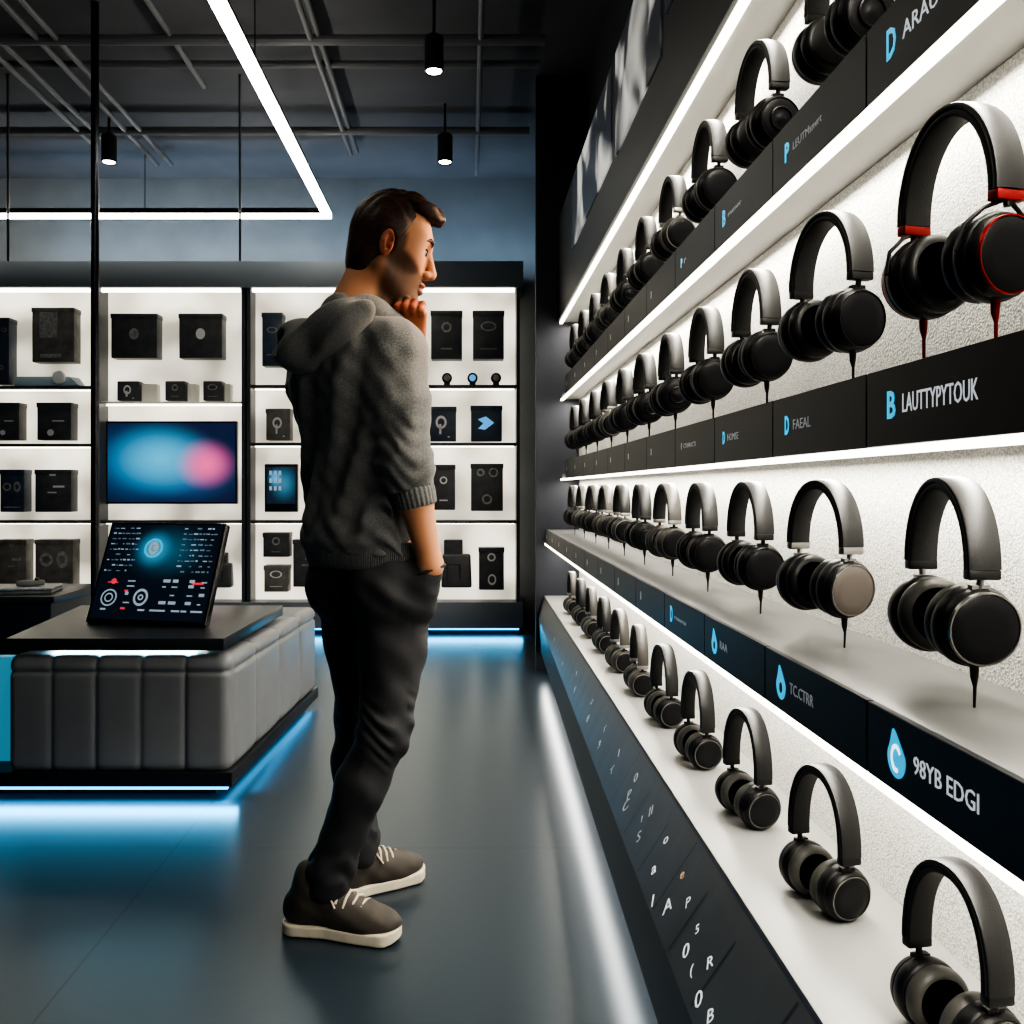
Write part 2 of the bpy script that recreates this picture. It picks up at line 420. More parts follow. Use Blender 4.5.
cabinet(248, 519, [386, 444, 522], 'wide lit wall cabinet behind the man')

def emblem(kind, w, h):
    """small printed mark on a box front: lies in local XZ, facing -Y"""
    out = []; F = Matrix.Rotation(PI/2, 4, 'X')
    s = min(w, h)
    def blob(o, d, m): out.append(MB().prism(o, d, m))
    def ring(cx, cz, r, rin, n=20, e=1):
        o = [(cx+r*math.cos(2*PI*i/n), cz+e*r*math.sin(2*PI*i/n)) for i in range(n)]
        q = [(cx+rin*math.cos(2*PI*i/n), cz+e*rin*math.sin(2*PI*i/n)) for i in range(n)]
        v = [F @ Vector((x, z, .002)) for x, z in o+q]
        out.append(MB()); out[-1].add(v, [(i, (i+1) % n, n+(i+1) % n, n+i) for i in range(n)])
    def bar(x0, x1, z0, z1): blob([(x0, z0), (x1, z0), (x1, z1), (x0, z1)], .002, F)
    if kind == 'spot': blob([(.11*s*math.cos(a)*1.0, h*.55+.13*s*math.sin(a)) for a in np.linspace(0, 2*PI, 16, endpoint=False)], .002, F)
    elif kind == 'dot': blob([(.10*s*math.cos(a)-.1*s, h*.2+.10*s*math.sin(a)) for a in np.linspace(0, 2*PI, 12, endpoint=False)], .002, F); bar(-.05*w, .3*w, h*.5, h*.53)
    elif kind == 'ring': ring(0, h*.66, .17*s, .10*s); bar(-.18*w, .18*w, h*.2, h*.23)
    elif kind == 'oval': ring(0, h*.68, .26*s, .19*s, e=.6); bar(-.26*w, .26*w, h*.2, h*.22)
    elif kind == 'ear': ring(-.03*w, h*.55, .2*s, .12*s, e=1.2); bar(-.1*w, -.02*w, h*.2, h*.5); bar(.2*w, .28*w, h*.1, h*.14)
    elif kind == 'arrow': blob([(-.28*w, h*.35), (-.05*w, h*.32), (.25*w, h*.52), (-.02*w, h*.70), (-.28*w, h*.62), (-.1*w, h*.5)], .002, F)
    elif kind == 'photo': bar(-.32*w, .1*w, h*.45, h*.95); bar(-.3*w, .2*w, h*.08, h*.15)
    elif kind == 'lens': ring(-.2*w, h*.6, .18*s, .10*s); ring(.22*w, h*.6, .15*s, .07*s, e=1.5); bar(-.35*w, .35*w, h*.1, h*.13)
    elif kind == 'glyph': ring(.0, h*.78, .17*s, .10*s); ring(.02*w, h*.25, .17*s, .11*s, e=1.3)
    elif kind == 'pair': ring(-.2*w, h*.82, .13*s, .06*s); ring(.2*w, h*.82, .15*s, .10*s); ring(0, h*.25, .16*s, .1*s)
    elif kind == 'lines': bar(-.1*w, .08*w, h*.86, h*.93); bar(0, .32*w, h*.58, h*.63); bar(-.15*w, .1*w, h*.45, h*.48)
    elif kind == 'keys':
        for i in range(3):
            for j in range(3): bar(-.35*w+i*.14*w, -.27*w+i*.14*w, h*.45+j*.16*h, h*.54+j*.16*h)
    return out

def carton(px0, px1, py0, py1, label, mk='dark', em='spot', emat='print_grey', dep=.12, name='product_box', cat='box', group='boxed gadgets in the wall cabinets', d=None):
    """a gift box standing on or fixed to the back panel of a cabinet"""
    dd = D1-dep-.001
    s = dd/FP; x0, x1 = (px0-CX)*s, (px1-CX)*s; z0, z1 = H-(py1-CY)*s, H-(py0-CY)*s
    wd, hh = x1-x0, z1-z0
    o = obj(name, MB().box(-wd/2, wd/2, 0, dep, 0, hh).mesh(name, min(.006, wd*.06)), M['box_'+mk], loc=((x0+x1)/2, dd, z0))
    tag(o, label, cat, group)
    if hh > .15:
        obj('lid', MB().box(-wd/2-.004, wd/2+.004, -.004, dep-.002, hh-.03, hh+.003).mesh('lid', .003), M['box_'+mk], o)
    for piece in (emblem(em, wd, hh) if em else ()): obj('printed_marking', piece, M[emat], o, (0, -.0012, 0))
    return o
carton(32, 74, 308, 362, 'grey gift box with a printed photo, top of the narrow cabinet', 'grey', 'photo')
carton(111, 157, 314, 358, 'dark square box with a grey spot, above the television on the left', 'dark', 'spot')
carton(179, 222, 314, 358, 'dark square box with a white spot, above the television on the right', 'dark', 'spot', 'print_white')
carton(117, 139, 381, 400.5, 'small black cube box with a white tick, left of three over the television', 'dark', 'ear', 'print_white', .1)
carton(165, 185, 381, 400.5, 'small black cube box, middle of three over the television', 'dark', 'ring', 'print_grey', .1)
carton(203, 222, 381, 400.5, 'small black cube box, last of three over the television', 'dark', 'oval', 'print_grey', .1)
for x0, x1, lab in ((140, 156, 'white display block beside the left cube box over the television'), (186, 196, 'white display block beside the middle cube box over the television'), (223, 230, 'narrow white display block at the end of the cube boxes')):
    o = obj('display_block', MB().box(*[v for v in ((x0+1-CX)*6.56/FP, (x1-CX)*6.56/FP, 6.57, D1-.001, zb(402)+.0065, zb(402)+.14)]).mesh('display_block', .006), M['white_block'])
    tag(o, lab, 'display block', 'white blocks over the television')
carton(37, 71, 403, 440, 'black box with a white dot on the narrow cabinet second shelf', 'dark', 'dot', 'print_white')
carton(-8, 19, 403, 440, 'black box on the second shelf, cut by the photo edge', 'dark', 'dot', 'print_white')
carton(-6, 9, 318, 384, 'tall blue-black box with pale corner at the photo edge, top shelf', 'navy', 'pair')
carton(0, 24, 470, 512, 'dark blue box with printed lenses at the photo edge, third shelf', 'navy', 'lens')
carton(35, 71, 470, 512, 'black box with small white lines on the narrow cabinet third shelf', 'dark', 'lines', 'print_white')
carton(-2, 26, 540, 589, 'grey-black box at the photo edge on the bottom shelf', 'grey', 'lines')
carton(35, 73, 540, 589, 'charcoal box with printed dials on the narrow cabinet bottom shelf', 'grey', 'lens')
carton(262, 282, 313, 366, 'tall dark box partly behind the hood, top shelf', 'navy', 'oval')
carton(266, 290, 409, 440, 'dark box with a white mark just left of the sweater, second shelf', 'grey', 'ear', 'print_white')
carton(263, 289, 533, 557, 'small black box stacked over a grey one, bottom shelf', 'dark', 'ring')
carton(264, 288, 566, 592, 'small grey box with a white mark under a black one, bottom shelf', 'grey', 'oval', 'print_white')
carton(293, 318, 540, 587, 'black box half hidden by the sweater hem, bottom shelf', 'dark', 'lines')
carton(431, 462, 311, 359, 'tall dark box with ring print beside the man\'s chin, top shelf', 'dark', 'ring')
carton(473, 504, 311, 359, 'tall dark box with oval print at the cabinet end, top shelf', 'dark', 'oval')
carton(428, 456, 407, 441, 'dark blue box with a white earbud print beside the sleeve, second shelf', 'navy', 'ear', 'print_white')
carton(471, 502, 406, 441, 'navy box with a bright blue arrow print, second shelf', 'navy', 'arrow', 'print_blue')
carton(432, 455, 465, 510, 'black box with ring print beside the cuff, third shelf', 'dark', 'ring', 'print_white')
carton(471, 503, 464, 511, 'black box with two printed lenses, third shelf at the cabinet end', 'dark', 'pair')
carton(479, 504, 548, 590, 'tall black box with two white glyph prints, bottom shelf at the end', 'dark', 'glyph', 'print_white')
# boxes with a lit screen, rounded gadgets
def bag(px0, px1, py0, py1, label, name, cat):
    dep = .10; dd = D1-dep-.01; s = dd/FP
    x0, x1 = (px0-CX)*s, (px1-CX)*s; z0, z1 = H-(py1-CY)*s, H-(py0-CY)*s; wd, hh = x1-x0, z1-z0
    t = thing(name, label, cat, ((x0+x1)/2, dd, z0))
    obj('body', MB().hexa([(-wd/2, 0, 0), (wd/2, 0, 0), (wd/2, dep, 0), (-wd/2, dep, 0)], [(-wd/2+.01, .015, hh*.7), (wd/2-.01, .02, hh*.7), (wd/2-.01, dep, hh*.7), (-wd/2+.01, dep, hh*.7)]).mesh('body', .02, 3), M['box_dark'], t)
    obj('lid', MB().box(-wd/2+.02, wd*.2, .03, dep, hh*.62, hh).mesh('lid', .012, 3), M['box_dark'], t)
    obj('handle', MB().tube([(-wd*.3, -.008, hh*.2), (-wd*.28, -.008, hh*.5), (wd*.1, -.008, hh*.5), (wd*.12, -.008, hh*.2)], .006, 8), M['frame'], t)
    return t
bag(441, 472, 540, 588, 'black carry case with a flap beside the hand in pocket, bottom shelf', 'carry_case', 'case')
bag(212, 231, 553, 588, 'rounded dark speaker standing just right of the touch screen', 'portable_speaker', 'speaker')
q = D1-.061; s = q/FP
t = thing('tablet', 'small tablet with a lit blue screen beside the sweater, third shelf', 'tablet', ((281-CX)*s, q, H-(512-CY)*s))
wd, hh = 33*s, 48*s
obj('body', MB().box(-wd/2, wd/2, 0, .05, 0, hh).mesh('body', .006), M['black'], t)
obj('screen', MB().box(-wd/2+.015, wd/2-.015, -.002, .004, .06, hh-.02), M['ui2'], t)
for piece in emblem('keys', wd, hh): obj('screen_icon', piece, M['ui_white'], t, (0, -.003, 0))
for px, lab in ((447, 'round black smart watch nearest the chin on the top shelf'), (472.5, 'round watch with a pale blue face, middle of three on the top shelf'), (496, 'round grey watch at the cabinet end of the top shelf')):
    s = 6.55/FP; r = 5.2*s
    t = thing('smart_watch', lab, 'watch', ((px-CX)*s, 6.55, zb(386)+.0115), group='round watches on the top shelf')
    Ry = Matrix.Translation((0, 0, r*1.35)) @ Matrix.Rotation(PI/2, 4, 'Z')
    obj('case', MB().lathe([(-.02, r*.8), (-.016, r), (.016, r), (.02, r*.8)], 24, Ry).mesh('case', smooth=True), M['black'], t)
    obj('face', MB().lathe([(-.022, 0), (-.022, r*.62), (-.018, r*.66)], 24, Ry), M['print_blue'] if px == 472.5 else M['print_grey'], t)
    obj('stand', MB().box(-r*.6, r*.6, -.01, .03, 0, r*.5).mesh('stand', .004), M['box_dark'], t)
# pale tray with a badge on the narrow cabinet
t = thing('display_tray', 'pale blue-grey tray with a round white badge, narrow cabinet top shelf', 'tray', (xb(44), 6.52, zb(387)+.0115))
obj('tray', MB().hexa([(-.23, 0, 0), (.25, 0, 0), (.25, .12, 0), (-.23, .12, 0)], [(-.23, .02, .07), (.16, .02, .07), (.2, .12, .07), (-.23, .12, .07)]).mesh('tray', .008), M['tray'], t)
obj('badge', MB().lathe([(-.016, .0), (-.016, .045), (.0, .05)], 24, Matrix.Translation((.1, .0, .06)) @ Matrix.Rotation(PI/2, 4, 'Z')), M['print_white'], t)

# television
q = D1-.061; s = q/FP
t = thing('television', 'flat wall television with a blurred blue and pink picture', 'television', ((171.5-CX)*s, q, H-(504-CY)*s))
wd, hh = 131*s, 83*s
obj('frame', MB().box(-wd/2, wd/2, 0, .05, 0, hh).mesh('frame', .005), M['black_gloss'], t)
obj('screen', MB().box(-wd/2+.012, wd/2-.012, -.002, .01, .014, hh-.014), M['tv'], t)
obj('wall_bracket', MB().box(-.12, .12, .05, .06, .2, .4), M['frame'], t)

# ------------------------------------------------------------------ SDF modelling: soft shapes as one continuous surface
class Field:
    def __init__(s, xs, ys, zs):
        s.xs, s.ys, s.zs = [np.asarray(a, np.float32) for a in (xs, ys, zs)]
        s.F = np.full((len(s.xs), len(s.ys), len(s.zs)), .08, np.float32)
    def sl(s, lo, hi, m=.07):
        i = []
        for a, l, h in zip((s.xs, s.ys, s.zs), lo, hi):
            i.append(slice(int(np.searchsorted(a, l-m)), max(int(np.searchsorted(a, h+m)), int(np.searchsorted(a, l-m))+1)))
        return tuple(i)
    def grid(s, q): return np.meshgrid(s.xs[q[0]], s.ys[q[1]], s.zs[q[2]], indexing='ij', sparse=True)
    def op(s, lo, hi, fn, k=.0, mode='add'):
        q = s.sl(lo, hi); X, Y, Z = s.grid(q); d = fn(X, Y, Z).astype(np.float32); a = s.F[q]
        if a.size == 0: return s
        if mode == 'add':
            r = np.minimum(a, d)
            if k: h = np.maximum(k-np.abs(a-d), 0)/k; r = r-h*h*k*.25
        else:
            d = -d; r = np.maximum(a, d)
            if k: h = np.maximum(k-np.abs(a-d), 0)/k; r = r+h*h*k*.25
        s.F[q] = r; return s
    def cone(s, a, b, r1, r2, k=.02, mode='add'):
        a = np.array(a, float); b = np.array(b, float); ba = b-a; L = float(ba @ ba)+1e-12; R = max(r1, r2)
        def fn(X, Y, Z):
            t = np.clip(((X-a[0])*ba[0]+(Y-a[1])*ba[1]+(Z-a[2])*ba[2])/L, 0, 1)
            return np.sqrt((X-a[0]-t*ba[0])**2+(Y-a[1]-t*ba[1])**2+(Z-a[2]-t*ba[2])**2)-(r1+(r2-r1)*t)
        return s.op(np.minimum(a, b)-R, np.maximum(a, b)+R, fn, k, mode)
    def chain(s, pts, rs, k=.02, mode='add'):
        for i in range(len(pts)-1): s.cone(pts[i], pts[i+1], rs[i], rs[i+1], k, mode)
        return s
    def ell(s, c, rad, R=None, k=.02, mode='add'):
        """ellipsoid; the rows of R are its axes"""
        c = np.array(c, float); R = np.eye(3) if R is None else np.array(R, float); m = max(rad); rmin = min(rad)
        def fn(X, Y, Z):
            p = [R[i][0]*(X-c[0])+R[i][1]*(Y-c[1])+R[i][2]*(Z-c[2]) for i in range(3)]
            k0 = np.sqrt(sum((p[i]/rad[i])**2 for i in range(3))); k1 = np.sqrt(sum((p[i]/rad[i]**2)**2 for i in range(3)))
            return k0*(k0-1)/np.maximum(k1, 1e-6)
        return s.op(c-m, c+m, fn, k, mode)
    def loft(s, st, r, f, k=.02, p=2.0):
        """stations (z, cx, cy, a, b): ellipse with half axes a along r and b along f"""
        st = np.array(st, float); z = st[:, 0]
        lo = (min(st[:, 1]-st[:, 3]), min(st[:, 2]-st[:, 3]), z[0]); hi = (max(st[:, 1]+st[:, 3]), max(st[:, 2]+st[:, 3]), z[-1])
        def fn(X, Y, Z):
            zz = np.clip(Z, z[0], z[-1])
            def ip(c):
                return np.interp(zz.ravel(), z, st[:, c]).reshape(zz.shape)
            cx, cy, a, b = ip(1), ip(2), ip(3), ip(4)
            u = (X-cx)*r[0]+(Y-cy)*r[1]; v = (X-cx)*f[0]+(Y-cy)*f[1]
            kk = (np.abs(u/a)**p+np.abs(v/b)**p)**(1/p)
            d = (kk-1)*np.minimum(a, b)
            dz = np.maximum(z[0]-Z, Z-z[-1])
            return np.where(dz > 0, np.sqrt(np.maximum(d, 0)**2+dz**2), np.maximum(d, dz))
        return s.op(lo, hi, fn, k)
    def disp(s, lo, hi, fn):
        q = s.sl(lo, hi, 0); X, Y, Z = s.grid(q); s.F[q] += fn(X, Y, Z).astype(np.float32); return s
    def mesh(s, name, origin=(0, 0, 0), smooth_it=1):
        F = s.F; ins = F < 0
        n0, n1, n2 = F.shape
        cnt = np.zeros((n0-1, n1-1, n2-1), np.int8)
        for i in (0, 1):
            for j in (0, 1):
                for l in (0, 1): cnt += ins[i:n0-1+i, j:n1-1+j, l:n2-1+l]
        act = (cnt > 0) & (cnt < 8); ci = np.argwhere(act)
        idx = np.full(act.shape, -1, np.int32); idx[act] = np.arange(len(ci))
        acc = np.zeros((len(ci), 3)); num = np.zeros(len(ci))
        co = np.array([(i, j, l) for i in (0, 1) for j in (0, 1) for l in (0, 1)])
        vals = [F[ci[:, 0]+c[0], ci[:, 1]+c[1], ci[:, 2]+c[2]] for c in co]
        for a in range(8):
            for b in range(a+1, 8):
                if np.abs(co[a]-co[b]).sum() != 1: continue
                va, vb = vals[a], vals[b]; m = (va < 0) != (vb < 0)
                t = np.where(m, va/np.where(m, va-vb, 1), 0)
                acc += np.where(m[:, None], co[a]+t[:, None]*(co[b]-co[a]), 0); num += m
        p = ci+acc/num[:, None]
        V = np.stack([np.interp(p[:, ax], np.arange(len(g)), g) for ax, g in enumerate((s.xs, s.ys, s.zs))], 1)
        Q = []
        for ax in range(3):
            o1, o2 = [(1, 2), (2, 0), (0, 1)][ax]
            A = np.take(ins, range(0, F.shape[ax]-1), ax); B = np.take(ins, range(1, F.shape[ax]), ax)
            e = np.argwhere(A != B); fl = A[tuple(e.T)]
            ok = (e[:, o1] > 0) & (e[:, o2] > 0) & (e[:, o1] < F.shape[o1]-1) & (e[:, o2] < F.shape[o2]-1)
            e, fl = e[ok], fl[ok]
            def g(d1, d2):
                c = e.copy(); c[:, o1] -= d1; c[:, o2] -= d2; return idx[tuple(c.T)]
            q = np.stack([g(1, 1), g(0, 1), g(0, 0), g(1, 0)], 1)
            q[~fl] = q[~fl][:, ::-1]; Q.append(q)
        Q = np.concatenate(Q)
        for _ in range(smooth_it):           # light Laplacian relaxation
            S = np.zeros_like(V); N = np.zeros(len(V))
            for a, b in ((0, 1), (1, 2), (2, 3), (3, 0)):
                for u, v in ((a, b), (b, a)):
                    np.add.at(S, Q[:, u], V[Q[:, v]]); np.add.at(N, Q[:, u], 1)
            V = V*.5+.5*S/np.maximum(N, 1)[:, None]
        s.V = V
        me = bpy.data.meshes.new(name)
        me.vertices.add(len(V)); me.vertices.foreach_set('co', (V-np.array(origin)).astype(np.float32).ravel())
        me.loops.add(len(Q)*4); me.loops.foreach_set('vertex_index', Q.astype(np.int32).ravel())
        me.polygons.add(len(Q)); me.polygons.foreach_set('loop_start', np.arange(0, len(Q)*4, 4, dtype=np.int32))
        try: me.polygons.foreach_set('loop_total', np.full(len(Q), 4, dtype=np.int32))
        except Exception: pass
        me.update(calc_edges=True); me.validate()
        me.polygons.foreach_set('use_smooth', [True]*len(me.polygons))
        return me
def rng(a, b, h): return np.arange(a, b+h, h)

# ------------------------------------------------------------------ the bench with its slab, touch screen
def bench():
    loc = Vector((-1.18, 3.73, 0))
    t = thing('display_bench', 'low grey leather bench with vertical channel stitching and cyan glow below', 'bench', loc)
    x0, x1, xk = -1.575, -.812, -.735        # left, right near, right far
    y0, y1, z0, z1 = 3.075, 4.38, .085, .485
    fd = Field(rng(x0-.04, xk+.05, .0065), rng(y0-.04, y1+.04, .0075), rng(z0-.03, z1+.04, .0065))
    def fn(X, Y, Z):
        xr = x1+(xk-x1)*(Y-y0)/(y1-y0); R = .035
        cx = (x0+xr)/2; hx = (xr-x0)/2
        qx = np.abs(X-cx)-hx+R; qy = np.abs(Y-(y0+y1)/2)-(y1-y0)/2+R; qz = np.abs(Z-(z0+z1)/2)-(z1-z0)/2+R
        d = np.sqrt(np.maximum(qx, 0)**2+np.maximum(qy, 0)**2+np.maximum(qz, 0)**2)+np.minimum(np.maximum(np.maximum(qx, qy), qz), 0)-R
        def seam(c, n): return np.abs(((c*n) % 1.0)-.5)*2      # 1 on a seam, 0 mid channel
        u = (X-x0)/(xr-x0); v = (Y-y0)/(y1-y0)
        front = np.clip(1-np.abs(Y-y0)/.09, 0, 1); side = np.clip(1-np.abs(X-xr)/.09, 0, 1)*(1-front); top = np.clip((Z-z1+.05)/.05, 0, 1)
        d = d+front*.012*seam(u, 5)**22+side*.012*seam(v, 4)**22
        d = d-front*.004*(1-seam(u, 5)**4)-side*.004*(1-seam(v, 4)**4)
        d = d+.012*np.exp(-((Z-(z1-.055))/.007)**2)*np.maximum(front, side)       # piping seam below the top edge
        d = d+top*.010*seam(v, 4)**12
        return d
    fd.op((x0, y0, z0), (xk, y1, z1), fn)
    obj('upholstery', fd.mesh('upholstery', loc, 1), M['leather'], t)
    b = MB().hexa([(x0-.25, y0-.012, .042), (x1+.012, y0-.012, .042), (xk+.010, y1+.01, .042), (x0-.25, y1+.01, .042)], [(x0-.25, y0-.012, .092), (x1+.012, y0-.012, .092), (xk+.010, y1+.01, .092), (x0-.25, y1+.01, .092)])
    b.v = [tuple(Vector(p)-loc) for p in b.v]
    obj('plinth', b.mesh('plinth', .004), M['black'], t)
    b = MB().hexa([(x0-.2, y0+.05, 0), (x1-.06, y0+.05, 0), (xk-.06, y1-.06, 0), (x0-.2, y1-.06, 0)], [(x0-.2, y0+.05, .042), (x1-.06, y0+.05, .042), (xk-.06, y1-.06, .042), (x0-.2, y1-.06, .042)])
    b.v = [tuple(Vector(p)-loc) for p in b.v]
    obj('base', b, M['black'], t)
    b = MB(); b.box(x0-.2, x1-.01, y0+.012, y0+.03, .026, .042)
    b.hexa([(x1-.035, y0+.02, .026), (x1-.015, y0+.02, .026), (xk-.015, y1-.03, .026), (xk-.035, y1-.03, .026)], [(x1-.035, y0+.02, .042), (x1-.015, y0+.02, .042), (xk-.015, y1-.03, .042), (xk-.035, y1-.03, .042)])
    b.v = [tuple(Vector(p)-loc) for p in b.v]
    obj('light_strip', b, M['led_cyan'], t)
    b = MB()        # feet under the table slab
    b.box(-1.44, -1.40, 3.45, 3.75, .47, .515); b.box(-1.0, -.96, 3.45, 3.75, .47, .515)
    b.v = [tuple(Vector(p)-loc) for p in b.v]
    return t
bench()
t = thing('table_slab', 'thin black slab table top floating over the grey bench', 'table', (-1.19, 3.5, .505))
za, zc = .0, .042
obj('table_top', MB().hexa([(-.385, -.43, za), (.36, -.43, za), (.385, .44, za), (-.50, .44, za)], [(-.385, -.43, zc), (.36, -.43, zc), (.385, .44, zc), (-.50, .44, zc)]).mesh('table_top', .004), M['slab'], t)
for x in (-.22, .18):
    obj('foot', MB().box(x-.05, x+.05, -.1, .25, -.024, .002), M['black'], t)
obj('light_strip', MB().box(-.30, .26, -.30, -.27, -.008, 0), M['led'], t)

def touch_screen():
    base = P(144, 627, 3.36); base.z = .548
    t = thing('touch_screen', 'tilted black touch screen with a glowing blue emblem on the slab table', 'touch screen', base, (0, 0, math.radians(-13)))
    W, Hh, T = .500, .408, .035
    Rt = Matrix.Translation((0, 0, .004)) @ Matrix.Rotation(math.radians(-24), 4, 'X')
    def put(b): b.v = [tuple(Rt @ Vector(p)) for p in b.v]; return b
    obj('case', put(MB().box(-W/2, W/2, 0, T, 0, Hh)).mesh('case', .006, 3), M['black_gloss'], t)
    sc_ = obj('screen', put(MB().box(-W/2+.012, W/2-.012, -.0015, .004, .015, Hh-.01)), M['ui'], t)
    FR = Rt @ Matrix.Translation((0, -.0022, 0)) @ Matrix.Rotation(PI/2, 4, 'X')
    def ringm(b, cx, cz, r, ri, n=28, e=1):
        v = [FR @ Vector((cx+q*math.cos(2*PI*i/n), cz+e*q*math.sin(2*PI*i/n), .0008)) for q in (r, ri) for i in range(n)]
        b.add(v, [(i, (i+1) % n, n+(i+1) % n, n+i) for i in range(n)])
    def bar(b, x0, x1, z0, z1): b.prism([(x0, z0), (x1, z0), (x1, z1), (x0, z1)], .0008, FR)
    def U(u): return -W/2+u*W
    def Vv(v): return v*Hh
    b = MB(); ringm(b, U(.43), Vv(.735), .040, .030); obj('emblem_ring', b, M['cyan_logo'], t)
    b = MB(); ringm(b, U(.43), Vv(.735), .021, .010, e=1.3); bar(b, U(.425), U(.445), Vv(.72), Vv(.76)); obj('emblem', b, M['ui_white'], t)
    rnd = random.Random(3)
    b = MB(); c = MB()
    for v in np.linspace(.50, .93, 9):
        for ua, ub in ((.05, .30), (.66, .95)):
            u = ua
            while u < ub-.02:
                q = rnd.uniform(.012, .04)
                if rnd.random() < .8: bar(b if rnd.random() < .45 else c, U(u), U(min(u+q, ub)), Vv(v), Vv(v)+rnd.choice((.003, .0045, .006)))
                u += q+rnd.uniform(.008, .02)
    pieces('readout_bar', b, M['ui_white'], t); pieces('readout_bar', c, M['ui_dim'], t)
    b = MB()
    ringm(b, U(.15), Vv(.24), .034, .028); ringm(b, U(.15), Vv(.24), .018, .013); ringm(b, U(.42), Vv(.25), .031, .022, e=1.1); ringm(b, U(.42), Vv(.25), .012, .006)
    for ux in (.10, .42, .52, .60, .70, .78, .86): bar(b, U(ux), U(ux)+rnd.uniform(.02, .05), Vv(.12), Vv(.12)+.007)
    for ux in (.28, .58, .66, .80, .90):
        for vv in (.19, .27, .35, .40):
            if rnd.random() < .75: bar(b, U(ux), U(ux)+rnd.uniform(.014, .035), Vv(vv), Vv(vv)+rnd.choice((.005, .012)))
    pieces('dial_marking', b, M['ui_white'], t)
    b = MB(); ringm(b, U(.16), Vv(.40), .012, .0); bar(b, U(.11), U(.2), Vv(.385), Vv(.395)); bar(b, U(.82), U(.92), Vv(.385), Vv(.405)); bar(b, U(.27), U(.31), Vv(.13), Vv(.15)); bar(b, U(.27), U(.30), Vv(.30), Vv(.32))
    pieces('red_button', b, M['ui_red'], t)
    obj('stand', MB().hexa([(-.1, .03, 0), (.1, .03, 0), (.1, .13, 0), (-.1, .13, 0)], [(-.1, .08, .14), (.1, .08, .14), (.1, .10, .14), (-.1, .10, .14)]), M['black'], t)
touch_screen()
t = thing('added_glow_panel', 'added glowing cyan panel at the outer end of the grey bench, photo edge', 'added glow panel', (-1.72, 3.2, .094))
obj('panel', MB().box(-.11, .11, -.02, .02, 0, .37).mesh('panel', .004), mat('cyan_panel', (.1, .4, .5), .4, emit=(.06, .42, .62), es=.30), t)  # added glowing panel, stands in for a surface lit cyan
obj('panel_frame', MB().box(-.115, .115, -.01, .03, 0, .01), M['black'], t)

# counter at the photo edge with two gadgets
x1 = P(54, 600, 4.6).x
t = thing('display_counter', 'dark counter behind the bench at the photo edge', 'counter', (x1-.5, 4.9, 0))
obj('body', MB().box(-.8, .47, -.27, .3, 0, .47).mesh('body', .01), M['black'], t)
obj('counter_top', MB().box(-.83, .5, -.3, .33, .47, .505).mesh('counter_top', .006), M['slab'], t)
p = P(24, 597, 4.75)
t = thing('laptop', 'closed dark laptop lying on the dark counter', 'laptop', (p.x-.05, 4.78, .505), (0, 0, .2))
obj('body', MB().box(-.2, .2, -.12, .12, 0, .02).mesh('body', .008), M['box_grey'], t)
obj('lid', MB().box(-.2, .2, -.12, .12, .022, .034).mesh('lid', .006), M['print_grey'], t)
t = thing('game_controller', 'small grey gadget lying on the closed laptop', 'gadget', (p.x+.03, 4.76, .539), (0, 0, .5))
obj('body', MB().lathe([(-.07, .0), (-.066, .014), (-.03, .018), (.03, .018), (.066, .014), (.07, 0)], 16, Matrix.Translation((0, 0, .018))).mesh('body', smooth=True), M['box_grey'], t)
obj('thumb_stick', MB().tube([(.03, 0, .03), (.03, 0, .045)], .012, 12), M['black'], t)

# ------------------------------------------------------------------ the headphone wall: boards, signs, console
Y0 = .35
NUM = ['first', 'second', 'third', 'fourth', 'fifth', 'sixth', 'seventh', 'eighth', 'ninth', 'tenth', 'eleventh', 'twelfth']
# canopy and the dark printed panel above
cb = tag(obj('canopy_board', MB().box(.546, XW, Y0, YE, 2.02, 2.045), M['soffit']), 'white canopy board over the top row of headphones', 'canopy')
obj('light_strip', MB().box(.535, .552, Y0, YE-.02, 2.008, 2.020), M['led'], cb)
upn = tag(obj('upper_panel', MB().box(.525, .545, Y0, YE, 2.022, 2.60), M['fascia']), 'long glossy black panel above the headphone shelves', 'panel')
for i, (ya, yb_, za, zc) in enumerate(((1.30, 1.86, 2.30, 2.58), (1.90, 2.36, 2.30, 2.59), (2.42, 3.15, 2.22, 2.58), (3.25, 4.45, 2.24, 2.58))):
    o = obj('photo_print', MB().box(.519, .525, ya, yb_, za, zc), poster_mat(i+1.3), upn)
    o['label'] = '%s blurred black and white photo print from the near end' % NUM[i]

def shelf(x0, z0, z1, m, label):
    o = obj('display_shelf', MB().box(x0, XW, Y0, YE, z0, z1).mesh('display_shelf', .002), m); return tag(o, label, 'shelf', 'shelves of the headphone wall')
XF, X3 = .55, .458
sh1 = shelf(XF, 1.574, 1.600, M['soffit'], 'white shelf board under the top row of headphones')
sh2 = shelf(XF, 1.114, 1.140, M['soffit'], 'white shelf board under the second row of headphones')
sh3 = shelf(X3, .742, .820, M['shelf_grey'], 'grey lacquered shelf carrying the third row of headphones')
for x, z, sh_ in ((XF, 1.574, sh1), (XF, 1.114, sh2), (X3, .742, sh3)):
    obj('light_strip', MB().box(x-.010, x+.006, Y0, YE-.02, z-.0105, z-.0006), M['led'], sh_)

def drop_outline(s, n=28):
    o = []
    for i in range(n):
        a = 2*PI*i/n; r = .5*s
        x = r*math.sin(a)*.85; y = -r*math.cos(a)*.9-.08*s
        tpr = max(0, y/(.42*s))
        o.append((x*(1-.55*tpr)-.18*s*tpr**2, y+.25*s*tpr**2))
    return o

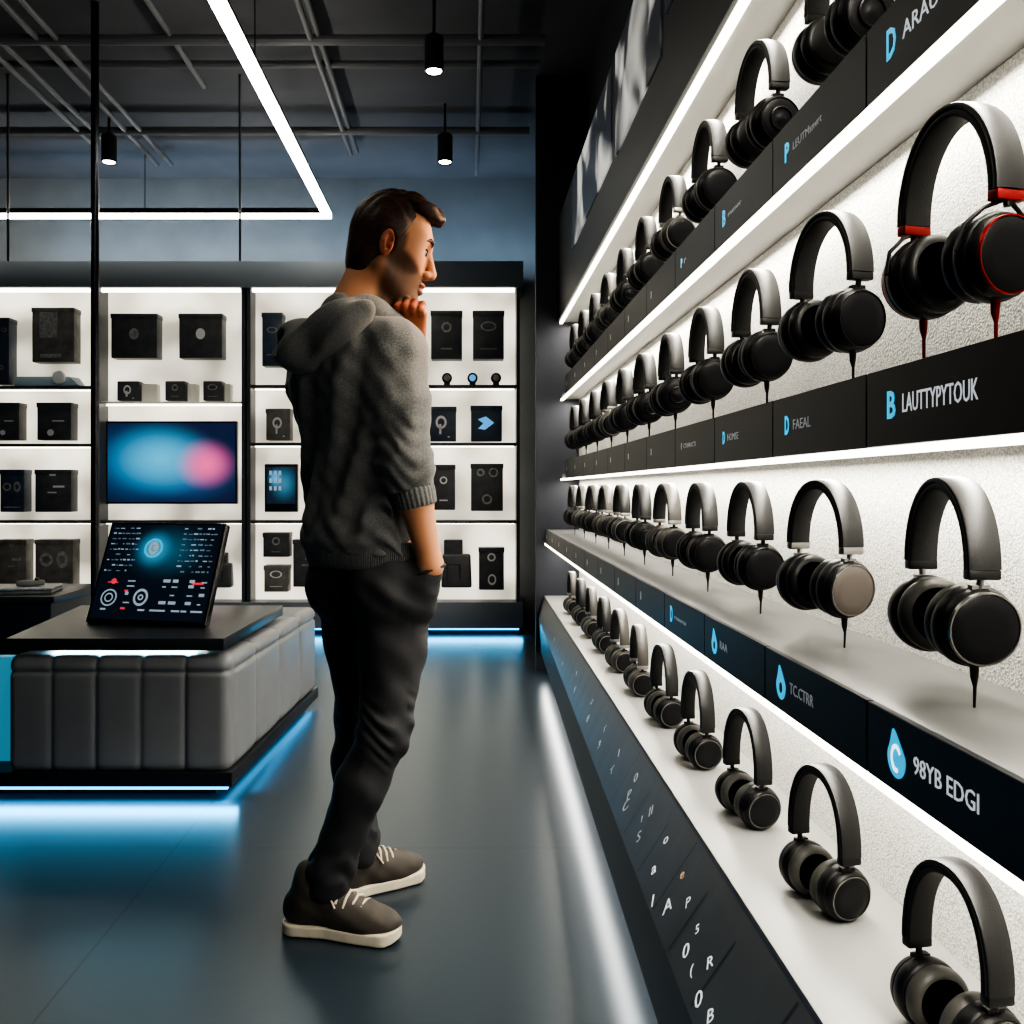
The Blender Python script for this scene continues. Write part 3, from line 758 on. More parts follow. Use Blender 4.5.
def logo(kind, s, mtx):
    b = MB()
    if kind in 'BDOP':
        me = text_mesh(kind, s*1.35, mtx @ Matrix.Translation((-.3*s, 0, 0)), width=s*.62, ext=.0008, bold=.0012)
        return me, M['cyan_logo']
    o = drop_outline(s)
    b.prism(o, .0008, mtx)
    return b.mesh('logo'), M['cyan_logo']

def sign(x, z0, z1, ya, yb_, kind, words, label, size, ls, tw=None, lm='letter', lg='cyan_logo', lift=0.):
    """one sign tile of a band; ya is its near edge, yb_ its far edge"""
    zc = (z0+z1)/2
    o = obj('sign_tile', MB().box(x-.010, x-.0005, ya+.0015, yb_-.0015, z0, z1).mesh('sign_tile', .001, 1), M['fascia'], loc=None)
    tag(o, label, 'sign', 'sign tiles of the headphone wall')
    xf = x-.0101
    if kind:
        yl = yb_-.070
        me, m = logo(kind, ls, face_left(xf, yl, zc+lift))
        lo = obj('logo', me, M[lg], o)
        if kind in ('drop', 'swirl'):
            b = MB()
            if kind == 'drop':
                b.prism([(.12*ls*math.cos(a)+.02*ls, .17*ls*math.sin(a)-.14*ls) for a in np.linspace(0, 2*PI, 18, endpoint=False)], .0012, face_left(xf, yl, zc+lift))
                obj('logo_eye', b, M['fascia'], lo)
            else:
                n = 22; v = []
                for i in range(n):
                    a = .5+i/(n-1)*4.6
                    for rr in (.32*ls, .22*ls): v.append(face_left(xf, yl, zc+lift) @ Vector((rr*math.cos(a)*.75, rr*math.sin(a)-.08*ls, .0012)))
                b.add(v, [(2*i, 2*i+1, 2*i+3, 2*i+2) for i in range(n-1)])
                obj('logo_swirl', b, mat('swirl_white', (.8, .9, 1), .4, emit=(.8, .95, 1), es=1.1), lo)
    if words:
        me = text_mesh(words, size, face_left(xf, yb_-.070-ls*.5-.012 if kind else yb_-.06, zc+lift*.5), width=tw, ext=.0006)
        obj('lettering', me, M[lm], o)
    return o

# lowest band: tiles at 1.008 + .35 n; others at 1.215 + .37 n
e2 = [.85-.0+0.37*i for i in range(-1, 13)]
e2 = [1.217+.3725*(i-2) for i in range(13)]
sig2 = {1: ('B', 'LAUTTYPYTOUK', 'black sign tile with cyan B and the word LAUTTYPYTOUK, middle band', .034, .036, .165, 'letter'),
        2: ('D', 'FAEAL', 'black sign tile with cyan D and the word FAEAL, middle band', .024, .032, .075, 'letter_dim'),
        3: ('D', 'HOMSE', 'black sign tile with cyan D and the word HOMSE, middle band', .020, .026, .075, 'letter_dim'),
        4: ('O', 'CTHARACTS', 'slate sign tile with small word CTHARACTS, middle band', .016, .016, .12, 'letter_dim')}
for i in range(12):
    ya, yb_ = max(e2[i], Y0), min(e2[i+1], YE)
    if yb_-ya < .05: continue
    if i in sig2:
        kd, wd_, lab, sz, ls, tw, lm = sig2[i]
        sign(XF, 1.114, 1.214, ya, yb_, kd, wd_, lab, sz, ls, tw, lm, 'cyan_logo' if i < 4 else 'letter_dim')
    else:
        sign(XF, 1.114, 1.214, ya, yb_, 'D' if i > 4 else None, None, '%s sign tile from the near end of the middle band, small pale mark' % NUM[i] if i > 4 else 'plain near end tile of the middle sign band', .016, .018, None, 'letter_dim', 'letter_dim')
sig1 = {2: ('P', 'LEUTMsnvrt', 'black sign tile with cyan drop mark and slanted small word, top band', .018, .032, .12, 'letter_dim'),
        1: ('D', 'ARAUS', 'black sign tile with cyan ring letter and pale word, cut by the photo top', .030, .040, .10, 'letter'),
        3: ('B', 'rnsmnr', 'black sign tile with cyan B and a dim small word, top band', .014, .034, .09, 'letter_dim'),
        4: ('P', 'r', 'sign tile with one pale letter, fourth of the top band', .022, .022, .02, 'letter_dim')}
for i in range(12):
    ya, yb_ = max(e2[i], Y0), min(e2[i+1], YE)
    if yb_-ya < .05: continue
    if i in sig1:
        kd, wd_, lab, sz, ls, tw, lm = sig1[i]
        sign(XF, 1.574, 1.676, ya, yb_, kd, wd_, lab, sz, ls, tw, lm, 'cyan_logo' if i < 4 else 'cyan_pale')
    else:
        sign(XF, 1.574, 1.676, ya, yb_, 'D' if i > 4 else None, None, '%s sign tile from the near end of the top band, faint mark' % NUM[i] if i > 4 else 'plain near end tile of the top sign band', .016, .02, None, 'letter_dim', 'letter_dim')
e3 = [1.008+.345*(i-2) for i in range(15)]
sig3 = {1: ('swirl', '98YB EDGI', 'black sign tile with a blue swirl emblem and white letters EDGI, lowest band', .026, .046, .115, 'letter'),
        2: ('drop', 'TC.CTRR', 'black sign tile with a cyan drop and letters TC.CTRR, lowest band', .022, .044, .085, 'letter_dim'),
        3: ('drop', 'RAA', 'black sign tile with a cyan drop and letters RAA, lowest band', .020, .042, .045, 'letter_dim'),
        4: ('D', 'rnsurns', 'black sign tile with a cyan D and dim small word, lowest band', .014, .036, .10, 'letter_dim')}
for i in range(14):
    ya, yb_ = max(e3[i], Y0), min(e3[i+1], YE)
    if yb_-ya < .05: continue
    if i in sig3:
        kd, wd_, lab, sz, ls, tw, lm = sig3[i]
        sign(X3, .742, .822, ya, yb_, kd, wd_, lab, sz, ls, tw, lm)
    else:
        sign(X3, .742, .822, ya, yb_, 'B' if i > 4 else None, None, '%s sign tile from the near end of the lowest band, faint mark' % NUM[i] if i > 4 and i < 12 else 'plain end tile of the lowest sign band beyond the others', .016, .02, None, 'letter_dim', 'letter_dim')

# bottom shelf and slanted console
def xin(y): return .412+.008*(y-1.2)
def xout(y): return .318+.0245*(y-1.2)
ZB, ZC = .436, .302
b = MB().hexa([(xin(Y0)+.004, Y0, ZB-.03), (XW, Y0, ZB-.03), (XW, YE, ZB-.03), (xin(YE)+.004, YE, ZB-.03)], [(xin(Y0)+.004, Y0, ZB), (XW, Y0, ZB), (XW, YE, ZB), (xin(YE)+.004, YE, ZB)])
tag(obj('display_shelf', b.mesh('display_shelf', .002), M['shelf_pale']), 'pale lacquered bottom shelf carrying the lowest row of headphones', 'shelf', 'shelves of the headphone wall')
t = thing('control_console', 'long slanted graphite console with white key symbols below the headphone wall', 'console', (.45, 2.8, 0))
L0 = Vector((.45, 2.8, 0))
def rel(b): b.v = [tuple(Vector(p)-L0) for p in b.v]; return b
def col(y, top=True): return None
b = MB()
sec = lambda y: [(xout(y)+.075, y, 0), (xout(y)+.065, y, .12), (xout(y)+.008, y, .12), (xout(y), y, ZC), (xin(y), y, ZB-.001), (xin(y)+.002, y, ZB-.034), (XW-.01, y, ZB-.034), (XW-.01, y, 0)]
n = 8; NS = 40; ys = [Y0+(YE-Y0)*i/NS for i in range(NS+1)]; vv = []; ff = []
for y in ys: vv += sec(y)
for i in range(NS):
    ff += [(i*n+j, i*n+(j+1) % n, (i+1)*n+(j+1) % n, (i+1)*n+j) for j in range(n)]
b.add(vv, ff+[tuple(range(n)), tuple(NS*n+j for j in range(n-1, -1, -1))])
obj('body', rel(b).mesh('body'), M['console_blue'], t)
def onslab(y, v, lift=.0012):
    """matrix on the slanted console top: v 0 at the aisle edge, 1 at the shelf edge"""
    y = min(max(y, Y0), YE); lo, hi = Vector((xout(y), y, ZC)), Vector((xin(y), y, ZB-.001)); up = (hi-lo).normalized()
    nx = Vector((0, -1, 0)); nn = nx.cross(up).normalized(); o = lo+(hi-lo)*v+nn*lift-L0
    return Matrix(((up.x, -nx.x, nn.x, o.x), (up.y, -nx.y, nn.y, o.y), (up.z, -nx.z, nn.z, o.z), (0, 0, 0, 1)))
b = MB()
for q in (0, 1):
    pass
v8 = []
for y in ys:
    for v in (.0, .98): v8.append(onslab(y, v, .0010).translation)
b.add(v8, [(2*i, 2*i+2, 2*i+3, 2*i+1) for i in range(NS)])
obj('key_panel', b, M['console'], t)
# recessed panel joints
edges = [1.10, 1.30, 1.46, 1.60, 1.76, 1.95, 2.15, 2.4, 2.7, 3.05, 3.5, 4.0]
b = MB()
for i, y in enumerate(edges):
    p0, p1 = onslab(y, .05, .0014).translation, onslab(y, .75 if i % 3 else .95, .0014).translation
    q0, q1 = p0+Vector((0, .006, 0)), p1+Vector((0, .006, 0))
    b.add([p0, p1, q1, q0], [(0, 1, 2, 3)])
pieces('panel_joint', b, M['black'], t)
rows = [(1.295, .16, '0', .046), (1.33, .42, 'R', .034), (1.245, .20, 'B', .036), (1.36, .22, '(', .03), (1.42, .46, '5', .028), (1.41, .24, '0', .045), (1.50, .50, 'P', .034),
        (1.56, .24, 'A', .048), (1.58, .60, 'e', .036), (1.62, .12, 'I', .045), (1.70, .30, 'a', .046), (1.73, .62, 'o', .040), (1.86, .28, 'S', .045), (1.88, .62, 'II', .042), (1.90, .45, 'I', .03),
        (2.04, .26, 'C', .05), (2.06, .42, 'P', .045), (2.08, .66, '0', .046), (2.28, .3, 'T', .04), (2.30, .62, 'I', .045), (2.52, .3, '3', .045), (2.55, .6, 'r', .05), (2.8, .3, 'B', .045), (2.86, .6, 'o', .045),
        (3.2, .3, 'P', .045), (3.3, .6, 'I', .045), (3.7, .3, 'a', .045), (4.2, .4, 'o', .045)]
for y, v, ch, s in rows:
    obj('key_symbol', text_mesh(ch, s*.86, onslab(y, v) @ Matrix.Rotation(math.radians(-32), 4, 'Z') @ Matrix.Translation((-s*.25, 0, 0)), ext=.0004), M['letter_amber'] if ch == 'e' else (M['letter'] if y < 1.75 else M['letter_dim']), t)
b = MB().hexa([(xout(Y0)+.004, Y0, .004), (xout(Y0)+.014, Y0, .004), (xout(YE)+.014, YE-.02, .004), (xout(YE)+.004, YE-.02, .004)], [(xout(Y0)+.004, Y0, .016), (xout(Y0)+.014, Y0, .016), (xout(YE)+.014, YE-.02, .016), (xout(YE)+.004, YE-.02, .016)])

# ------------------------------------------------------------------ headphones
def arch(hw, z0, top, n=26, ex=2.3):
    pts = []
    for i in range(n+1):
        a = PI*i/n; c, s_ = math.cos(a), math.sin(a)
        pts.append((hw*math.copysign(abs(c)**(2/ex), c), z0+(top-z0)*abs(s_)**(2/ex)))
    out = []
    for i, p in enumerate(pts):
        a, b = pts[max(i-1, 0)], pts[min(i+1, n)]
        t = Vector((b[0]-a[0], b[1]-a[1])).normalized()
        out.append((p, (t.y, -t.x)))
    return out
def rprof(w, t0, t1, r=.003):
    """rounded strip profile: half width w along Y, from t0 to t1 along the normal"""
    return [(-w, t0+r), (-w+r*.3, t0+r*.3), (-w+r, t0), (w-r, t0), (w-r*.3, t0+r*.3), (w, t0+r), (w, t1-r), (w-r*.3, t1-r*.3), (w-r, t1), (0, t1+.0012), (-w+r, t1), (-w+r*.3, t1-r*.3), (-w, t1-r)]

PROTO = {}
def headphones(style, label, group, loc, rz, scale=1.0, pin=.055):
    """cup-to-cup axis along local X, up Z; the root sits on the shelf"""
    st = dict(cup=.046, hw=.0655, band_w=.0185, arch_h=.106, band='hp_band', shell='hp_black', plate='hp_plate', cushion='hp_cushion', slider='hp_black', yoke='hp_black', ring='hp_black', cable='hp_black', both=False, fork=False, ex=2.05, disc=False, pr=.80, co=.027)
    st.update(style)
    t = thing('headphones', label, 'headphones', loc, (0, 0, rz), group); t.scale = (scale,)*3
    CO = st['co']; R = st['cup']; zc = pin+R-.002; hw = st['hw']
    zb_ = zc+R+.016; top = zb_+st['arch_h']-.012
    pth = arch(hw, zb_, top, ex=st['ex']); bw = st['band_w']
    obj('headband', MB().sweep(pth, rprof(bw, 0, .007)).mesh('headband', smooth=True), M[st['band']], t)
    obj('headband_pad', MB().sweep(pth, rprof(bw*.93, -.008, .0005)).mesh('headband_pad', smooth=True), M['hp_pad'], t)
    for s in (-1, 1):
        x = s*hw
        sl = obj('slider', MB().box(x-.0074 if s > 0 else x-.0066, x+.0066 if s > 0 else x+.0074, -bw*.94, bw*.94, zb_-.011, zb_+.0005).mesh('slider', .0025), M[st['slider']], t)
        if st['fork']:
            b = MB(); b.tube([(x, 0, zb_-.004), (x, 0, zb_-.016)], .004, 10)
            for q in (-1, 1):
                b.tube([(x, 0, zb_-.008), (x-s*.008, q*R*.45, zb_-.016), (x-s*CO+s*.016, q*R*.88, zc+R*.62), (x-s*CO+s*.013, q*R*1.03, zc+R*.05)], .0024, 8)
            obj('yoke', b.mesh('yoke', smooth=True), M[st['yoke']], t)
        else:
            b = MB(); b.tube([(x-s*.001, 0, zb_+.004), (x-s*.003, 0, zb_-.010), (x-s*.005, 0, zc+R*.84)], .0040, 10)
            b.box(x-s*.006-.0045, x-s*.006+.0045, -.010, .010, zc+R*.78, zc+R*.98)
            obj('yoke', b.mesh('yoke', smooth=True), M[st['yoke']], t)
        # cup: inner side towards -s
        Mx = Matrix.Translation((x-s*CO, 0, zc)) @ Matrix.Rotation(s*math.radians(4), 4, 'Y') @ Matrix.Rotation(s*math.radians(3), 4, 'Z')
        if s < 0: Mx = Mx @ Matrix.Rotation(PI, 4, 'Z')
        Mx = Mx @ Matrix.Diagonal((.92, 1, 1, 1))
        prof = [(-.002, 0), (-.002, R*.80), (.0, R*.93), (.004, R*.985), (.010, R), (.016, R*.985), (.0185, R*.955), (.0195, R*.93), (.021, R*.95), (.0255, R*.93), (.030, R*.885), (.0325, R*.83), (.0315, R*.80), (.0310, 0)]
        cup = obj('ear_cup', MB().lathe(prof, 44, Mx).mesh('ear_cup', smooth=True), M[st['shell']], t)
        pr = R*st['pr']
        obj('cover_plate', MB().lathe([(.0300, pr), (.0330, pr*.99), (.0340, pr*.95), (.0345, pr*.6), (.0346, 0)], 44, Mx).mesh('cover_plate', smooth=True), M[st['plate']], cup)
        obj('trim_ring', MB().lathe([(.0305, pr*1.0), (.0345, pr*1.005), (.0345, pr*1.045), (.0305, pr*1.06)], 44, Mx).mesh('trim_ring', smooth=True), M[st['ring']], cup)
        if st['disc']:
            obj('centre_disc', MB().lathe([(.0346, pr*.62), (.0375, pr*.60), (.0385, pr*.55), (.0355, pr*.48), (.0352, pr*.3), (.037, pr*.22), (.0375, 0)], 36, Mx).mesh('centre_disc', smooth=True), M['hp_plate'], cup)
        cr = []
        for i in range(17):
            a = 2*PI*i/16; cr.append((-.010-.0125*math.cos(a)*1.0+.000, R*.70+R*.25*math.sin(a)))
        obj('ear_cushion', MB().lathe(cr, 44, Mx).mesh('ear_cushion', smooth=True), M[st['cushion']], cup)
        obj('speaker_cloth', MB().lathe([(-.0045, 0), (-.0045, R*.6), (-.003, R*.62)], 28, Mx), M['mesh_in'], cup)
        if pin > .01 and (s > 0 or st['both']):
            xx = x-s*CO+s*.012; zz = zc-R*.985
            top_z = zz+.004; foot = 0.0
            obj('cable', MB().tube([(xx, 0, top_z), (xx, 0, zz-.012), (xx+.001, 0, zz-.022), (xx, 0, foot)], [.0052, .0042, .0020, .0014], 10).mesh('cable', smooth=True), M[st['cable']], t)
    if pin <= .01: pass
    return t

S = {
 'black': dict(),
 'bronze': dict(plate='hp_bronze', slider='hp_steel', yoke='hp_steel', cushion='hp_cushion', shell='hp_black', ring='hp_steel'),
 'plain': dict(cushion='hp_grey', slider='hp_black', yoke='hp_steel', ring='hp_steel', pr=.83),
 'red': dict(slider='hp_red', yoke='hp_black', ring='hp_red', fork=True, cable='hp_red', both=True, arch_h=.115, pr=.82),
 'studio': dict(disc=True, pr=.78, ring='hp_black'),
 'taupe': dict(shell='hp_taupe', ring='hp_taupe', band='hp_taupe', cushion='hp_grey', slider='hp_steel'),
 'steel': dict(shell='hp_taupe', slider='hp_steel', ring='hp_steel', yoke='hp_steel'),
 'onear': dict(cup=.040, hw=.062, band_w=.0165, arch_h=.118, slider='hp_black', cushion='hp_grey', ring='hp_steel', ex=2.2, co=.027, pr=.76),
 'onear_grey': dict(cup=.040, hw=.062, band_w=.0165, arch_h=.118, band='hp_taupe', shell='hp_taupe', slider='hp_steel', cushion='hp_grey', ring='hp_steel', ex=2.2, co=.027, pr=.76),
}
WORD = {'black': 'matte black headphones', 'bronze': 'black headphones with bronze cover plates', 'plain': 'black headphones with grey ear cushions', 'red': 'black headphones with red rings and red cable', 'studio': 'studio headphones with ringed discs',
        'taupe': 'taupe headphones with grey cushions', 'steel': 'black and taupe headphones with steel sliders', 'onear': 'small black on-ear headphones', 'onear_grey': 'small taupe on-ear headphones'}
YAW = {1: [9, 9, 4, 4], 2: [13, 15, 5, 3], 3: [0, 14, 6, 3], 4: [11, 13, 10, 6]}
def place_row(row, xs, z, d0, step, styles, first, where, pin, scale, rz):
    for i, sty in enumerate(styles):
        d = d0+step*i
        if isinstance(xs, (list, tuple)): x = xs[min(i, len(xs)-1)]
        else: x = xs
        n = i+first
        lab = '%s, %s from near end of %s' % (WORD[sty], NUM[n], where)
        key = (sty, pin, scale)
        r_ = -PI/2+math.radians(YAW[row][i] if i < len(YAW[row]) else random.uniform(0, 7))
        if key not in PROTO:
            PROTO[key] = headphones(S[sty], lab, 'headphones on the '+where, (x, d, z), r_, scale, pin/scale)
        else:
            c = copy_tree(PROTO[key]); c.location = (x, d, z); c.rotation_euler = (0, 0, r_); c['label'] = lab; c['group'] = 'headphones on the '+where
# local +X must point at the camera (-Y): turn by -90 degrees
RZ = -PI/2+math.radians(7)
place_row(1, .566, 1.600, 1.36, .372, ['studio', 'studio', 'black', 'steel', 'black', 'studio', 'taupe', 'black', 'studio', 'black'], 0, 'top row', .096, 1.06, RZ)
place_row(2, [.5640, .564, .566], 1.140, 1.035, .3665, ['red', 'black', 'black', 'black', 'studio', 'studio', 'black', 'steel', 'black', 'studio', 'black'], 0, 'second row', .125, 1.08, RZ)
place_row(3, .555, .820, 1.035, .3665, ['plain', 'bronze', 'black', 'black', 'taupe', 'studio', 'steel', 'taupe', 'black', 'taupe', 'black'], 0, 'third row', .046, 1.0, RZ)
place_row(4, [.542, .533, .527, .523, .523], .436, 1.0, .348, ['onear', 'onear', 'onear', 'onear', 'onear', 'onear_grey', 'onear_grey', 'onear', 'onear_grey', 'onear', 'onear_grey'], 0, 'bottom row', .002, 1.0, RZ)

# ------------------------------------------------------------------ the man
def person():
    org = Vector((-.24, 2.22, 0))
    root = thing('person', 'man with short brown hair in grey hoodie and dark jeans, hand at chin', 'person', org)
    f = np.array((.643, .766, 0)); r = np.array((.766, -.643, 0)); up = np.array((0, 0, 1.))
    def at(px, py, d): return np.array(P(px, py, d))
    # ---- joints
    shR, elR, wrR = np.array((-.168, 2.130, 1.390)), np.array((-.138, 2.075, 1.115)), np.array((-.084, 2.090, .880))
    shL, elL, wrL = np.array((-.405, 2.350, 1.405)), np.array((-.235, 2.51, 1.235)), np.array((-.145, 2.285, 1.405))
    hipR, knR, anR = np.array((-.165, 2.175, .89)), np.array((-.196, 2.135, .480)), np.array((-.335, 2.145, .105))
    hipL, knL, anL = np.array((-.290, 2.285, .89)), np.array((-.276, 2.330, .475)), np.array((-.290, 2.345, .100))
    # ---- head frame
    yaw, pit = math.radians(9), math.radians(12)
    hf = np.array((math.cos(yaw)*math.cos(pit), math.sin(yaw)*math.cos(pit), -math.sin(pit)))
    hl = np.array((-math.sin(yaw), math.cos(yaw), 0)); hu = np.cross(hf, hl)
    hc = np.array((-.194, 2.235, 1.652)); SX, SY, SZ = .96, 1.04, 1.14
    R = np.array((hf, hl, hu))
    def hp(a, b, c): return hc+hf*a*SX+hl*b*SY+hu*c*SZ
    def hr(a, b, c): return (a*SX, b*SY, c*SZ)

    zs = np.concatenate([np.arange(.02, .70, .009), np.arange(.70, 1.02, .004), np.arange(1.02, 1.40, .007), np.arange(1.40, 1.83, .0022)])
    B = Field(rng(-.50, .02, .0028), rng(1.98, 2.60, .0030), zs)
    # cranium, face
    B.ell(hp(-.010, 0, .024), hr(.088, .072, .085), R, .0)
    B.ell(hp(.034, 0, -.020), hr(.066, .060, .095), R, .03)
    B.ell(hp(.040, 0, -.075), hr(.050, .048, .048), R, .03)
    for s in (-1, 1):
        B.cone(hp(-.012, s*.058, -.055), hp(.062, s*.022, -.104), .017, .016, .03)       # jaw line
        B.ell(hp(.060, s*.044, -.018), hr(.026, .020, .022), R, .02)                       # cheek bone
        B.cone(hp(.094, s*.012, .030), hp(.078, s*.046, .030), .011, .010, .018)           # brow
    B.ell(hp(.056, 0, .046), hr(.042, .054, .048), R, .03)                                # forehead
    for s in (-1, 1): B.ell(hp(.062, s*.040, .008), hr(.026, .024, .034), R, .02)          # temple
    B.ell(hp(.078, 0, -.102), hr(.022, .024, .019), R, .02)                                # chin
    for s in (-1, 1): B.ell(hp(.104, s*.034, .006), hr(.015, .018, .013), R, .012, 'sub')
    for s in (-1, 1): B.ell(hp(.080, s*.034, .006), hr(.013, .014, .013), R, .004)         # eyelid bulge
    B.cone(hp(.098, 0, .020), hp(.121, 0, -.028), .0085, .0115, .012)                      # nose
    B.ell(hp(.121, 0, -.034), hr(.012, .012, .010), R, .008)
    for s in (-1, 1): B.ell(hp(.108, s*.013, -.037), hr(.011, .008, .008), R, .007)
    B.ell(hp(.101, 0, -.062), hr(.011, .022, .0065), R, .006); B.ell(hp(.099, 0, -.075), hr(.011, .019, .0070), R, .006)
    B.cone(hp(.110, .018, -.0685), hp(.110, -.018, -.0685), .0028, .0028, .004, 'sub')
    for s in (-1, 1):                                                                       # ears
        A = np.array((hf*math.cos(.5)-hl*s*(-math.sin(.5))*-1, hl*math.cos(.5)*1.0, hu))
        a0 = hf*math.cos(.45)+(-hl*s)*math.sin(.45)*-1; a0 /= np.linalg.norm(a0); a1 = np.cross(hu, a0)
        E = np.array((a0, a1, hu))
        c = hp(-.010, s*.082, -.006)
        B.ell(c, (.019, .0075, .034), E, .008)
        B.ell(c+hl*s*.007+hf*.003+hu*.004, (.012, .0075, .023), E, .004, 'sub')
        B.ell(c+hl*s*.004+hf*.009-hu*.006, (.005, .005, .008), E, .003)
        B.chain([c+hl*s*.005-hf*.003-hu*.014, c+hl*s*.006-hf*.006+hu*.002, c+hl*s*.006-hf*.001+hu*.014], [.003, .0032, .0025], .003)
    # neck and upper chest
    nb = np.array((-.254, 2.232, 1.485))
    B.cone(nb-up*.04, hp(-.022, 0, -.060), .060, .053, .03)
    B.cone(nb-up*.10+f*.02, nb, .085, .066, .03)
    B.cone(hp(-.045, 0, -.055), np.array((-.318, 2.205, 1.455)), .042, .048, .03)
    # hidden trunk and legs, one surface with the head and arms
    trunk = [(.86, -.232, 2.23, .11, .085), (1.0, -.240, 2.235, .118, .085), (1.2, -.262, 2.235, .140, .092), (1.36, -.277, 2.235, .160, .100), (1.42, -.272, 2.235, .145, .085), (1.46, -.262, 2.232, .085, .065)]
    B.loft(trunk, r, f, .04)
    for h_, k_, a_ in ((hipR, knR, anR), (hipL, knL, anL)):
        B.chain([h_, k_, a_, a_-up*.05], [.070, .044, .027, .027], .03)
    # arms
    for s_, e_, w_ in ((shR, elR, wrR), (shL, elL, wrL)):
        m_ = e_+(w_-e_)*.3
        B.chain([s_, e_, m_, w_], [.052, .040, .0405, .027], .025)
    # right hand, pushed into the pocket
    pd = np.array((-.045, .035, -.10)); pd /= np.linalg.norm(pd)
    hs = np.array((.75, .66, .0)); hs /= np.linalg.norm(hs)
    kn0 = wrR+pd*.085
    B.cone(wrR, kn0, .026, .024, .02); B.cone(wrR+pd*.045-hs*.02, kn0-hs*.028, .016, .014, .015); B.cone(wrR+pd*.045+hs*.02, kn0+hs*.028, .016, .014, .015)
    for i, L in enumerate((.9, 1.0, .95, .75)):
        b0 = kn0+hs*(i-1.5)*.0185; q = np.array((-.25, -.1, -.9)); q /= np.linalg.norm(q); q2 = np.array((-.55, -.2, -.75)); q2 /= np.linalg.norm(q2)
        B.chain([b0, b0+pd*.035*L, b0+pd*.035*L+q*.024*L, b0+pd*.035*L+q*.024*L+q2*.018*L], [.0095, .0088, .0082, .0070], .006)
    th = wrR+pd*.03+hs*.025
    B.chain([th, th+hs*.018+pd*.03, th+hs*.020+pd*.060], [.0125, .0105, .0085], .008)
    # left hand, a loose fist under the chin
    chin = hp(.080, 0, -.128)
    wl = np.array((-.135, 2.262, 1.422))
    kb = at(411, 313, 2.205)                     # middle of the knuckle row
    hd = kb-wl; hd /= np.linalg.norm(hd)
    ls = np.array((.80, .22, -.50)); ls -= hd*(ls @ hd); ls /= np.linalg.norm(ls)      # across the knuckles
    ln = np.cross(ls, hd); ln /= np.linalg.norm(ln)
    if ln[1] > 0: ln = -ln                                                          # back of the hand looks to the camera
    B.cone(wrL, wl, .027, .026, .02)
    for t_ in (-1.5, -.5, .5, 1.5):
        B.cone(wl+ls*t_*.010, kb+ls*t_*.0185, .017, .0125, .012)
    for i, L in enumerate((.92, 1.0, .95, .78)):
        b0 = kb+ls*(i-1.5)*.0190
        d1 = hd*.72-ln*-.55*1.0; d1 = hd*.75+ln*.50; d1 /= np.linalg.norm(d1)
        d2 = -hd*.15-ln*.95; d2 = hd*.10-ln*1.0; d2 /= np.linalg.norm(d2)
        d3 = -hd*.95-ln*.25; d3 /= np.linalg.norm(d3)
        p1 = b0+d1*.030*L; p2 = p1+d2*.026*L; p3 = p2+d3*.020*L
        B.chain([b0, p1, p2, p3], [.0112, .0104, .0094, .0082], .004)
    t0 = wl+hd*.02-ls*.026
    B.chain([t0, t0+hd*.036-ls*.010-ln*.004, t0+hd*.064-ls*.002-ln*.012], [.0140, .0118, .0095], .008)
    me = B.mesh('body', org, 1)
    V = B.V
    # skin colour with stubble, lips, warm ear
    L = np.stack([((V-hc) @ hf)/SX, ((V-hc) @ hl)/SY, ((V-hc) @ hu)/SZ], 1)
    col = np.tile(np.array((.50, .235, .125)), (len(V), 1))
    def mixin(m, c): col[:] = col*(1-m[:, None])+np.array(c)*m[:, None]
    def sm(x, a, b): t = np.clip((x-a)/(b-a), 0, 1); return t*t*(3-2*t)
    line = .014-.60*np.clip(L[:, 0]-.012, 0, 1)
    bl = sm(line-L[:, 2], -.006, .016)*sm(L[:, 0], -.022, .004)*(np.linalg.norm(L, axis=1) < .175)
    burn = sm(L[:, 0], -.004, .006)*sm(-L[:, 0], -.046, -.030)*sm(np.abs(L[:, 1]), .04, .05)*sm(-L[:, 2], -.04, -.02)
    nearneck = sm(L[:, 2], -.150, -.120)
    mixin(np.clip(np.maximum(bl*.86, burn*.9)*nearneck, 0, 1), (.022, .010, .006))
    scalp = sm(-L[:, 0], -.01, .02)*sm(L[:, 2], -.075, -.055)
    mixin(scalp*.6, (.09, .04, .02))
    lip = (np.abs(L[:, 2]+.068) < .013)*(np.abs(L[:, 1]) < .024)*sm(L[:, 0], .095, .103)
    mixin(lip*.7, (.46, .16, .12))
    ear = sm(np.abs(L[:, 1]), .072, .080)*(L[:, 0] < .03)*(np.abs(L[:, 2]) < .06)
    mixin(ear*.5, (.62, .17, .10))
    hand_red_light = sm(.13-np.linalg.norm(V-kb, axis=1), 0, .05)*(np.abs(V[:, 2]-1.48) < .08)*(V[:, 0] > -.2)*(np.linalg.norm(L-np.array((.02, 0, -.02)), axis=1) > .115)
    mixin(hand_red_light*.7, (.36, .085, .045))  # red light on the fist, painted into the skin colour
    ca = me.color_attributes.new('skin_tone', 'FLOAT_COLOR', 'POINT')
    ca.data.foreach_set('color', np.concatenate([col, np.ones((len(V), 1))], 1).astype(np.float32).ravel())
    m, nt, b = new_mat('skin')
    at_ = nt.nodes.new('ShaderNodeAttribute'); at_.attribute_name = 'skin_tone'
    nt.links.new(at_.outputs['Color'], b.inputs['Base Color']); b.inputs['Roughness'].default_value = .62
    b.inputs['Specular IOR Level'].default_value = .3; b.inputs['Subsurface Weight'].default_value = .06; b.inputs['Subsurface Radius'].default_value = (.012, .004, .002)
    obj('body', me, m, root)
